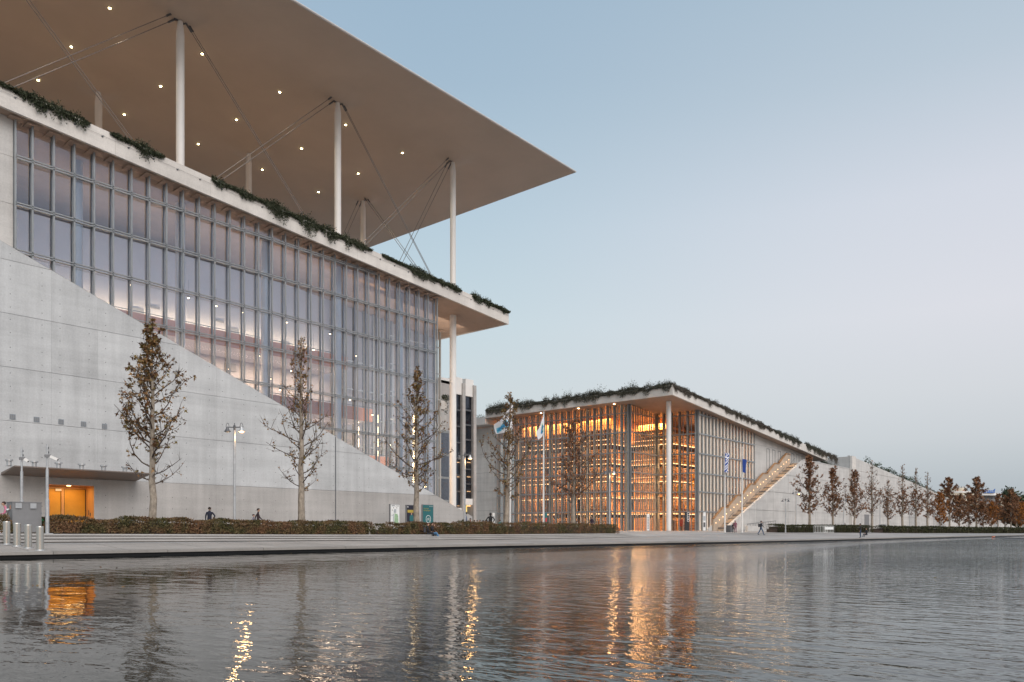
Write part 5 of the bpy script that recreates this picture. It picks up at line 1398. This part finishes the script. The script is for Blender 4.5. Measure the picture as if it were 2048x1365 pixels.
patch([(.46, .38), (.62, .60), (.40, .82), (.30, .62)], azure, 'emblem_blue'); patch([(.30, .64), (.38, .84), (.20, .80)], dgreen, 'emblem_green'); patch([(.10, .70), (.20, .66), (.20, .86), (.08, .90)], lime, 'emblem_lime')
flagpole(1449.5, 47, 889, 'white flagpole with the limp blue and white striped flag', .05)
o, pt2 = cloth([(1450.5, 905), (1455, 907), (1453, 945), (1448.5, 944)], 46.85, [greek, flag_white], 'limp blue and white striped flag hanging by its pole', nu=8, nv=16, amp=.2, facets=lambda u, v: 1 if (int((v*2.6+u*1.4)*5) % 2 == 0 and (u > .3 or v > .45)) or (abs(v-.2) < .035) else 0)
flagpole(1484, 46, 896, 'white flagpole with the limp plain blue flag', .03)
cloth([(1485, 916), (1489, 920), (1488, 947), (1485.5, 944)], 45.85, greek, 'limp plain dark blue flag hanging by its pole', nu=8, nv=10, amp=.2)

# ------------------------------------------------------------------ totems and fittings at the library entrance
def totem(x0, x1, y0, y1, X, mat, lab, bars=None):
    """upright sign in front of the library front (plane X = const)"""
    c = PX((x0+x1)/2, y1, X); w = (x1-x0)*c.x/((C+((x0+x1)/2-CX)/FPX*S))/FPX; zt_ = PX((x0+x1)/2, y0, X).z; zb = gz(X, c.y)
    t = thing('totem_sign', lab, 'sign', (X, c.y, zb), TH-math.pi/2)
    mb = MB(); mb.box(-w/2, w/2, 0, .12, 0, zt_-zb); pn = mb.build('panel', mat, t, world=False)
    mb = MB(); mb.box(-w/2-.06, w/2+.06, -.08, .2, -.02, .05); mb.build('foot', M['grey'], t, world=False)
    for (u0, u1, v0, v1, m_) in bars or []:
        mb = MB(); mb.box(-w/2+u0*w, -w/2+u1*w, -.012, -.002, v0*(zt_-zb), v1*(zt_-zb)); mb.build('print', m_, pn, world=False)
    return t, w, zt_-zb, pn
totem(1145, 1149.5, 1023, 1053, 104, M['paper'], 'narrow white totem sign with black marks behind the hedge', [(.3, .8, .85, .92, M['black']), (.2, .9, .35, .55, M['black']), (.3, .8, .72, .78, M['black'])])
totem(1090, 1095, 1026, 1054, 104, M['teal'], 'narrow teal banner with a red print behind the hedge', [(.2, .8, .5, .72, M['redpaint']), (.3, .7, .3, .42, M['map_grey'])])
totem(1293.5, 1299, 1028.5, 1060, 108.5, M['paper'], 'white upright sign with vertical black lettering at the library front', [(.3, .7, .12+.09*k, .18+.09*k, M['steel_dark']) for k in range(8)])
totem(985, 989.5, 1026, 1052, 108, M['paper'], 'white notice panel beside the concrete end of the library', [(.2, .8, .5, .8, M['map_grey'])])
tt, w_, h_, pn = totem(1369, 1379.5, 1024.5, 1060.5, 117, M['black'], 'tall black sign with stacked white rings beside the entrance', [])
for k, v in enumerate((.92, .80, .68, .55)):
    mb = MB(); vs = []
    for q in range(18):
        an = 2*math.pi*q/18
        for rr in (.16, .22): vs.append((w_*.22 + rr*math.cos(an), -.006, h_*v + rr*1.0*math.sin(an)))
    mb.add(vs, [(2*q, 2*q+1, (2*q+3) % 36, (2*q+2) % 36) for q in range(18)]); mb.build('white_ring', M['paper'], pn, world=False)
totem(1406, 1411.5, 1025, 1060, 123, M['paper'], 'white totem sign with grey pictures at the glass corner', [(.15, .85, .55, .8, M['map_grey']), (.15, .85, .2, .45, M['steel_dark'])])
pq = PY(1362, 1048, 64.0)
RP = thing('red_display', 'red upright display panel just inside the library entrance', 'display', (pq.x, 64, 1.15))
mb = MB(); mb.box(pq.x-.6, pq.x+.6, 64, 64.1, 1.9, 3.1); mb.build('panel', M['redpaint'], RP); mb = MB(); mb.box(pq.x-.5, pq.x-.4, 64.02, 64.08, 1.1, 1.9); mb.box(pq.x+.4, pq.x+.5, 64.02, 64.08, 1.1, 1.9); mb.build('legs', M['steel_dark'], RP)
pk = gpt(1459, 50); KS = thing('kiosk', 'small dark ticket kiosk box at the foot of the outdoor stair', 'kiosk', pk)
mb = MB(); mb.box(-.45, .45, -.35, .35, .02, 1.0); mb.build('body', M['steel_dark'], KS, world=False); mb = MB(); mb.box(-.5, .5, -.4, .4, 1.003, 1.06); mb.build('top', M['grey'], KS, world=False); mb = MB(); mb.box(-.5, .5, -.4, .4, -.05, .018); mb.build('plinth', M['kerb'], KS, world=False)
# barrier railings and bins along the walk
def railing(px, Y, n, lab, mat, h=1.0, w=.24):
    p = gpt(px, Y); t = thing('barrier', lab, 'barrier', p, TH-math.pi/2)
    mb = MB(); mb.bar((-n*w/2, 0, h), (n*w/2, 0, h), .05, .05); mb.bar((-n*w/2, 0, .12), (n*w/2, 0, .12), .04, .04); mb.build('rail', mat, t, world=False)
    for k in range(n+1): mb = MB(); mb.bar((-n*w/2+k*w, 0, .0 if k in (0, n) else .14), (-n*w/2+k*w, 0, h-.03), .035, .035); mb.build('post', mat, t, world=False)
    return t
railing(1641, 42.3, 8, 'short white metal railing at the gap in the dark hedge', M['paper'], 1.15, .26)
t = railing(1658, 42.3, 6, 'second white railing carrying a white panel, at the gap in the dark hedge', M['paper'], 1.15, .26)
mb = MB(); mb.box(-.7, .7, -.06, -.03, .55, 1.0); mb.build('panel', M['paper'], t, world=False)
railing(1565, 52, 16, 'row of grey crowd railings standing before the park wall', M['galv'], 1.1, .26)
pb = gpt(1765, 50); BN = thing('litter_bin', 'grey square litter bin under the thin tree by the park wall', 'bin', pb)
mb = MB(); mb.box(-.6, .6, -.6, .6, 0, 1.5); mb.build('body', M['grey'], BN, world=False); mb = MB(); mb.box(-.65, .65, -.65, .65, 1.505, 1.6); mb.build('lid', M['steel_dark'], BN, world=False)
p_ = ray(1945, HY)*330; WP = thing('white_panel', 'white advertising panel standing far down the walk among the trees', 'sign', (p_.x, p_.y, 1.0), TH-math.pi/2)
mb = MB(); mb.box(-1.0, 1.0, 0, .2, .3, 4.2); mb.build('panel', M['paper'], WP, world=False); mb = MB(); mb.box(1.01, 2.2, 0, .2, .3, 4.2); mb.build('side_panel', M['steel_dark'], WP, world=False); mb = MB(); mb.box(-.9, 2.1, .05, .15, -.1, .295); mb.build('foot', M['grey'], WP, world=False)
# float line on the water far away
BL = thing('float_line', 'line of small floats with one orange buoy lying across the far water', 'float line', tuple(PZ(1985, 1076, 0)))
a, b = PZ(1988, 1076.2, 0), PZ(2060, 1079.5, 0); mb = MB()
for k in range(40): q = a.lerp(b, k/39); mb.tube([q + Vector((0, 0, -.05)), q + Vector((0, 0, .12))], .16, 6)
mb.tube([a + Vector((0, 0, .05)), b + Vector((0, 0, .05))], .03, 4); o = mb.build('floats', M['grey'], BL); o['kind'] = 'stuff'
q = PZ(1987, 1076, 0); mb = MB(); mb.tube([q + Vector((-.7, 0, .08)), q + Vector((.7, 0, .08))], .15, 10); mb.build('buoy', plain('orange_buoy', (.7, .16, .05), .5), BL)

# ------------------------------------------------------------------ people
def smat(name, col): return plain(name, col, .8, var=.12, scale=5)
def person(label, loc, rz, pose='stand', h=1.74, top=(.03, .03, .04), legs=(.03, .035, .06), shoes=(.03, .03, .03), hair=(.02, .014, .01), bag=None, hood=False, group=None, hat=None, arms=None, stride=.0, seat=.45, beard=False, lean=0.0):
    k = h/1.75
    J = {}
    sit = pose == 'sit'
    pz = .93 if not sit else seat+.10
    ly = lean
    J['pel'] = (0, 0, pz); J['sp'] = (0, .01+ly*.3, pz+.2); J['ch'] = (0, .0+ly*.7, pz+.42); J['nk'] = (0, .01+ly, pz+.58); J['hb'] = (0, .035+ly*1.1, pz+.65); J['hm'] = (0, .035+ly*1.15, pz+.735); J['ht'] = (0, .02+ly*1.15, pz+.81)
    E_ = [('pel', 'sp'), ('sp', 'ch'), ('ch', 'nk'), ('nk', 'hb'), ('hb', 'hm'), ('hm', 'ht')]
    rad = dict(pel=.135, sp=.125, ch=.145, nk=.055, hb=.075, hm=.095, ht=.06)
    J['nose'] = (0, .035+ly*1.15+.125, pz+.715); E_.append(('hm', 'nose')); rad['nose'] = .018
    for s, c in ((-1, 'l'), (1, 'r')):
        J['sh'+c] = (s*.175, ly*.85, pz+.50); rad['sh'+c] = .065; E_.append(('ch', 'sh'+c))
        mode = (arms or {}).get(c, 'down')
        x, y, z = J['sh'+c]
        if mode == 'down': el, wr, hd = (s*.235, y-.03, z-.28), (s*.245, y+.05, z-.52), (s*.245, y+.07, z-.60)
        elif mode == 'swing': el, wr, hd = (s*.23, y+.10, z-.27), (s*.21, y+.28, z-.44), (s*.20, y+.33, z-.50)
        elif mode == 'back': el, wr, hd = (s*.23, y-.16, z-.25), (s*.23, y-.20, z-.50), (s*.23, y-.18, z-.58)
        elif mode == 'up': el, wr, hd = (s*.22, y+.12, z-.22), (s*.08, y+.24, z+.05), (s*.06, y+.25, z+.13)
        elif mode == 'hip': el, wr, hd = (s*.36, y-.06, z-.24), (s*.22, y+.06, z-.42), (s*.18, y+.08, z-.46)
        else: el, wr, hd = (s*.23, y+.06, z-.28), (s*.12, y+.27, z-.36), (s*.08, y+.33, z-.38)
        J['el'+c], J['wr'+c], J['hd'+c] = el, wr, hd
        rad['el'+c], rad['wr'+c], rad['hd'+c] = .048, .033, .036
        E_ += [('sh'+c, 'el'+c), ('el'+c, 'wr'+c), ('wr'+c, 'hd'+c)]
        dvec = (Vector(hd)-Vector(wr)).normalized(); sidev = Vector((0, 1, 0)) if abs(dvec.y) < .7 else Vector((1, 0, 0))
        for q in range(4):
            f0 = Vector(hd) + sidev*(.018*(q-1.5)) + dvec*.03; f1 = f0 + dvec*(.05 if q in (1, 2) else .04) + Vector((-s*.012, 0, 0))
            J[f'f{c}{q}a'], J[f'f{c}{q}b'] = tuple(f0), tuple(f1); rad[f'f{c}{q}a'] = rad[f'f{c}{q}b'] = .0095; E_ += [('hd'+c, f'f{c}{q}a'), (f'f{c}{q}a', f'f{c}{q}b')]
        th = Vector(hd) + sidev*.05 + dvec*.01; J['t'+c] = tuple(th); rad['t'+c] = .011; E_.append(('hd'+c, 't'+c))
        st = stride*s
        J['hp'+c] = (s*.09, 0, pz-.06); rad['hp'+c] = .10; E_.append(('pel', 'hp'+c))
        if sit:
            kz = seat + .16 if (c == 'r' or stride == 0) else seat+.02
            J['kn'+c] = (s*.12, .46, kz); J['an'+c] = (s*.12, .50+.14*stride, .09 - (.17 if stride and c == 'l' else 0)); J['to'+c] = (s*.13, .68+.14*stride, .04 - (.17 if stride and c == 'l' else 0))
        else:
            J['kn'+c] = (s*.10, .03+st*.55, .49); J['an'+c] = (s*.10, st-.03, .09 + max(0, -st)*.25); J['to'+c] = (s*.11, st+.15, .045+max(0, -st)*.05)
        rad['kn'+c], rad['an'+c], rad['to'+c] = .068, .048, .042
        E_ += [('hp'+c, 'kn'+c), ('kn'+c, 'an'+c), ('an'+c, 'to'+c)]
    names = list(J); idx = {n_: i for i, n_ in enumerate(names)}
    me = bpy.data.meshes.new('person'); me.from_pydata([tuple(v*k for v in J[n_]) for n_ in names], [(idx[a_], idx[b_]) for a_, b_ in E_], [])
    ob = bpy.data.objects.new('tmp', me); COL.objects.link(ob)
    md = ob.modifiers.new('s', 'SKIN'); md.branch_smoothing = .4
    for i, n_ in enumerate(names):
        sv = me.skin_vertices[0].data[i]; r_ = rad[n_]*k
        sv.radius = (r_*1.15, r_*.82) if n_ in ('pel', 'sp', 'ch') else (r_, r_); sv.use_root = (n_ == 'pel')
    su = ob.modifiers.new('d', 'SUBSURF'); su.levels = 1
    bpy.context.view_layer.update()
    dg = bpy.context.evaluated_depsgraph_get(); m2 = bpy.data.meshes.new_from_object(ob.evaluated_get(dg)); bpy.data.objects.remove(ob)
    m2.name = 'person'
    for m_ in (smat('top_cloth', top), smat('leg_cloth', legs), M['skin'], smat('shoe', shoes)): m2.materials.append(m_)
    segs_ = [(Vector(J[a_])*k, Vector(J[b_])*k, a_, b_) for a_, b_ in E_]
    def dist(p, a_, b_):
        ab = b_-a_; t_ = max(0, min(1, (p-a_).dot(ab)/max(1e-9, ab.length_squared))); return (p-a_-ab*t_).length
    mi = []
    for pl in m2.polygons:
        c = Vector(pl.center); best = min(segs_, key=lambda s_: dist(c, s_[0], s_[1]) - .5*(rad[s_[2]]+rad[s_[3]])*k)
        a_, b_ = best[2], best[3]
        if b_ in ('hb', 'hm', 'ht', 'nose') or b_[:2] == 'hd' or b_[0] in 'ft' and b_[:2] != 'to': v = 2
        elif b_[:2] == 'to': v = 3
        elif b_[:2] in ('hp', 'kn', 'an'): v = 1
        else: v = 0
        mi.append(v)
    m2.polygons.foreach_set('material_index', mi); m2.polygons.foreach_set('use_smooth', [True]*len(mi))
    o = link('person', m2, None, loc); o.rotation_euler = (0, 0, rz); tag(o, label, 'person', group)
    hm = Vector(J['hm'])*k
    mb = MB(); rr = random.Random(int(loc[0]*100)); n_ = 9
    # hair: a cap over the back and crown of the head
    ringp = []
    for i in range(5):
        th_ = math.pi*.5*i/4.4
        for q in range(n_):
            an = 2*math.pi*q/n_; R_ = .108*k
            p_ = Vector((math.sin(th_+.05)*math.cos(an)*R_*.95, math.sin(th_+.05)*math.sin(an)*R_*1.05 - .016*k, math.cos(th_+.05)*R_*1.1 + .012*k))
            if i == 4 and math.sin(an) < .2: p_.z -= (.05 if not hood else .12)*k
            if i >= 3 and math.sin(an) > .3: p_.z += .04*k
            ringp.append(hm+p_)
    mb.v += [tuple(p_) for p_ in ringp]
    for i in range(4):
        for q in range(n_): mb.f.append((i*n_+q, i*n_+(q+1) % n_, (i+1)*n_+(q+1) % n_, (i+1)*n_+q)); mb.m.append(0)
    mb.build('hood' if hood else 'hair', smat('hair_tone', hair), o, smooth=True, world=False)
    mb = MB()
    for s in (-1, 1): q_ = hm + Vector((s*.033*k, .088*k, .012*k)); mb.tube([q_, q_ + Vector((0, .012*k, 0))], .011*k, 6)
    mb.build('eyes', M['black'], o, world=False)
    mb = MB()
    for s in (-1, 1): q_ = hm + Vector((s*.093*k, -.005*k, -.005*k)); mb.tube([q_ + Vector((0, 0, -.03*k)), q_ + Vector((s*.012*k, 0, 0)), q_ + Vector((0, 0, .03*k))], [.008*k, .016*k, .010*k], 6)
    mb.build('ears', M['skin'], o, world=False)
    if beard: mb = MB(); q_ = hm + Vector((0, .07*k, -.07*k)); mb.tube([q_ + Vector((0, 0, .03)), q_, q_ - Vector((0, 0, .035))], [.05*k, .06*k, .03*k], 10); mb.build('beard', M['hair'], o, smooth=True, world=False)
    if hat: mb = MB(); q_ = hm + Vector((0, .01, .075*k)); mb.tube([q_ - Vector((0, 0, .035)), q_, q_ + Vector((0, 0, .05*k))], [.112*k, .105*k, .05*k], 12); mb.box(q_.x-.07*k, q_.x+.07*k, q_.y+.09*k, q_.y+.2*k, q_.z-.03, q_.z-.015); mb.build('cap', smat('cap_cloth', hat), o, world=False)
    if bag: mb = MB(); mb.box(-.15*k, .15*k, -.30*k, -.13*k, (pz+.08)*k, (pz+.48)*k); mb.build('backpack', smat('bag_cloth', bag), o, world=False)
    return o
AWAY = TH-math.pi/2             # rotation that makes a figure (facing +Y) look away from the camera
def at(px, d):
    r_ = ray(px, HY)*d; return Vector((r_.x, r_.y, gz(r_.x, r_.y)))
def atY(px, Y): return gpt(px, Y)
person('person in a pink top leaning forward behind the grey cabinet', atY(21, 48.6), AWAY+2.2, top=(.62, .20, .30), legs=(.06, .02, .03), hair=(.03, .015, .01), lean=.25, arms=dict(l='fwd', r='fwd'), stride=.2, h=1.72)
person('man in a dark jacket walking away behind the long hedge', atY(419, 48.7), AWAY+.15, top=(.012, .014, .03), legs=(.02, .02, .03), arms=dict(l='down', r='hip'), stride=.18, h=1.76)
person('adult in dark clothes walking with a child behind the long hedge', atY(516, 50), AWAY-1.3, top=(.035, .02, .025), legs=(.03, .035, .05), stride=.25, h=1.8, arms=dict(l='swing', r='back'))
person('child in a grey blue jacket beside a walking adult', atY(506.5, 49.7), AWAY-1.4, top=(.16, .15, .20), legs=(.05, .08, .14), h=1.38, stride=.18, hair=(.05, .025, .02))
st_z = lambda p, k_: Vector((p.x, YB+TREAD*1.2, interp(ZB, p.x) + interp(HS, p.x)*2/3))
ps = atY(856, 45.9); person('person in black with a dark backpack sitting on the steps in half profile', (ps.x, 45.95, gz(ps.x, 46.4)-.42*.0-.36), math.pi+.75, 'sit', top=(.015, .015, .02), legs=(.02, .02, .025), bag=(.04, .04, .05), seat=.36, arms=dict(l='fwd', r='fwd'), h=1.76, hair=(.10, .04, .03))
ps = atY(864.5, 45.75); person('bearded man in blue jeans sitting on the steps', (ps.x, 45.8, gz(ps.x, 46.4)-.36), math.pi+.45, 'sit', top=(.015, .016, .02), legs=(.07, .18, .32), shoes=(.6, .6, .6), seat=.36, beard=True, arms=dict(l='fwd', r='up'), h=1.8, stride=.6)
person('man in a cap and grey blue shirt at the low end of the ramp wall', atY(932, 49.2), AWAY+1.5, top=(.12, .15, .22), legs=(.03, .03, .05), hat=(.05, .045, .06), h=1.93, stride=.1)
person('child in red beside the man in the cap', atY(941, 49.2), AWAY+1.5, top=(.45, .03, .04), legs=(.3, .03, .04), h=1.42, stride=.1)
person('small child in a red coat in front of the man in the cap', atY(926.5, 48.8), AWAY+1.5, top=(.5, .02, .03), legs=(.4, .02, .03), h=1.3)
person('person in a black hooded coat with a pale collar facing the library', atY(981, 49.3), AWAY, top=(.012, .012, .014), legs=(.02, .02, .02), hood=True, hair=(.012, .012, .014), h=1.96, arms=dict(l='hip', r='hip'))
for k, (px, Y, tc_, lab) in enumerate(((949, 66, (.10, .12, .16), 'seated person in grey nearest the lift tower'), (954, 68, (.5, .5, .52), 'seated person in a pale top by the lift tower'), (960, 64, (.03, .03, .04), 'seated person in black among the group by the end wall'),
                                   (966, 67, (.02, .02, .03), 'seated person in a dark coat before the end wall'), (972, 65, (.04, .05, .08), 'seated person in navy beside the hooded person'), (1000, 62, (.03, .22, .24), 'seated person in teal by the white notice panel'), (1043, 62, (.45, .45, .48), 'person in a pale shirt seated at the library front behind the hedge'), (1154, 60, (.55, .55, .56), 'person in white seated by the narrow white totem'))):
    p_ = atY(px, Y); person(lab, p_, AWAY+random.Random(k).uniform(-2, 2), 'sit', top=tc_, h=1.75, arms=dict(l='fwd', r='fwd'))
    ch = thing('chair', 'dark stool under the ' + lab.split(' by the')[0].split(' before the')[0].split(' at the')[0].split(' among')[0], 'stool', p_, 0, 'stools in the forecourt'); mb = MB(); mb.box(-.2, .2, -.2, .2, .38, .43); mb.build('seat', M['steel_dark'], ch, world=False)
    for sx_ in (-.17, .17):
        for sy_ in (-.17, .17): mb = MB(); mb.bar((sx_, sy_, 0), (sx_, sy_, .378), .03, .03); mb.build('leg', M['steel_dark'], ch, world=False)
person('person in dark clothes standing behind the far hedge before the library', atY(1184, 49.2), AWAY+2.8, top=(.025, .015, .03), legs=(.03, .03, .04), h=1.82, arms=dict(l='fwd', r='fwd'))
person('person in black crossing by the library entrance column', at(1348, 128), AWAY+1.3, top=(.012, .012, .014), legs=(.015, .015, .02), h=1.75)
person('person in a dusty pink coat by the stair foot', at(1471, 112), AWAY+2.5, top=(.28, .10, .14), legs=(.25, .10, .13), hood=True, hair=(.28, .10, .14), h=1.74, lean=.08)
person('child in black standing next to the pink coat', at(1466.5, 113), AWAY+2.8, top=(.015, .012, .015), legs=(.02, .02, .03), h=1.4)
person('man with a backpack striding across the open forecourt', at(1522, 97), AWAY-1.5, top=(.03, .035, .05), legs=(.08, .12, .19), stride=.33, h=1.78, bag=(.03, .03, .035), arms=dict(l='up', r='swing'))
person('man in black with a raised phone standing by the water edge', at(1721, 97), AWAY+1.0, top=(.012, .012, .015), legs=(.03, .05, .09), h=1.76, arms=dict(l='down', r='fwd'))
ps = at(1733, 103); person('person in dark grey crouching by the water beside the standing man', ps, AWAY+2.0, 'sit', top=(.03, .03, .035), legs=(.04, .04, .05), h=1.7, seat=.25, arms=dict(l='fwd', r='fwd'))
for k, (px, d, tc_, lab) in enumerate(((1690, 165, (.12, .10, .10), 'person in brown grey walking behind the dark hedge'), (1787, 230, (.02, .02, .03), 'tiny person in black by the litter bin'), (1928, 250, (.02, .02, .03), 'person in black walking far away beside the white panel'), (1951, 260, (.03, .03, .03), 'person in dark clothes in front of the side panel'),
                                       (2010, 270, (.05, .03, .03), 'tiny person in dark red brown near the far lamp post'), (2021, 280, (.02, .02, .025), 'tiny person in black far down the walk'), (2034, 285, (.03, .03, .05), 'tiny person in navy at the far end of the walk'), (1934, 200, (.5, .48, .48), 'person in a pale coat far down the walk'))):
    p_ = ray(px, HY)*d; person(lab, (p_.x, p_.y, gz(p_.x, p_.y)), AWAY+k, top=tc_, stride=.2, h=1.78)

# fallen leaves floating near the kerb and in the foreground
r = random.Random(77); mb = MB()
for k in range(30):
    px = r.uniform(20, 1900); py = r.uniform(1100, 1175)
    q = PZ(px, py, .006); a_ = r.uniform(0, 6.28); l_ = r.uniform(.07, .13)
    d = Vector((math.cos(a_), math.sin(a_), 0)); sd = Vector((-d.y, d.x, .15))
    if q.y > interp(BANK, q.x) - .2: continue
    mb.add([q, q + d*l_*.4 + sd*l_*.3, q + d*l_ + Vector((0, 0, .02)), q + d*l_*.4 - sd*l_*.3], [(0, 1, 2, 3)])
tag(mb.build('floating_leaves', M['leaf_a'], None, loc=(20, 30, 0)), 'scattered fallen brown leaves floating on the canal', 'leaves', kind='stuff')
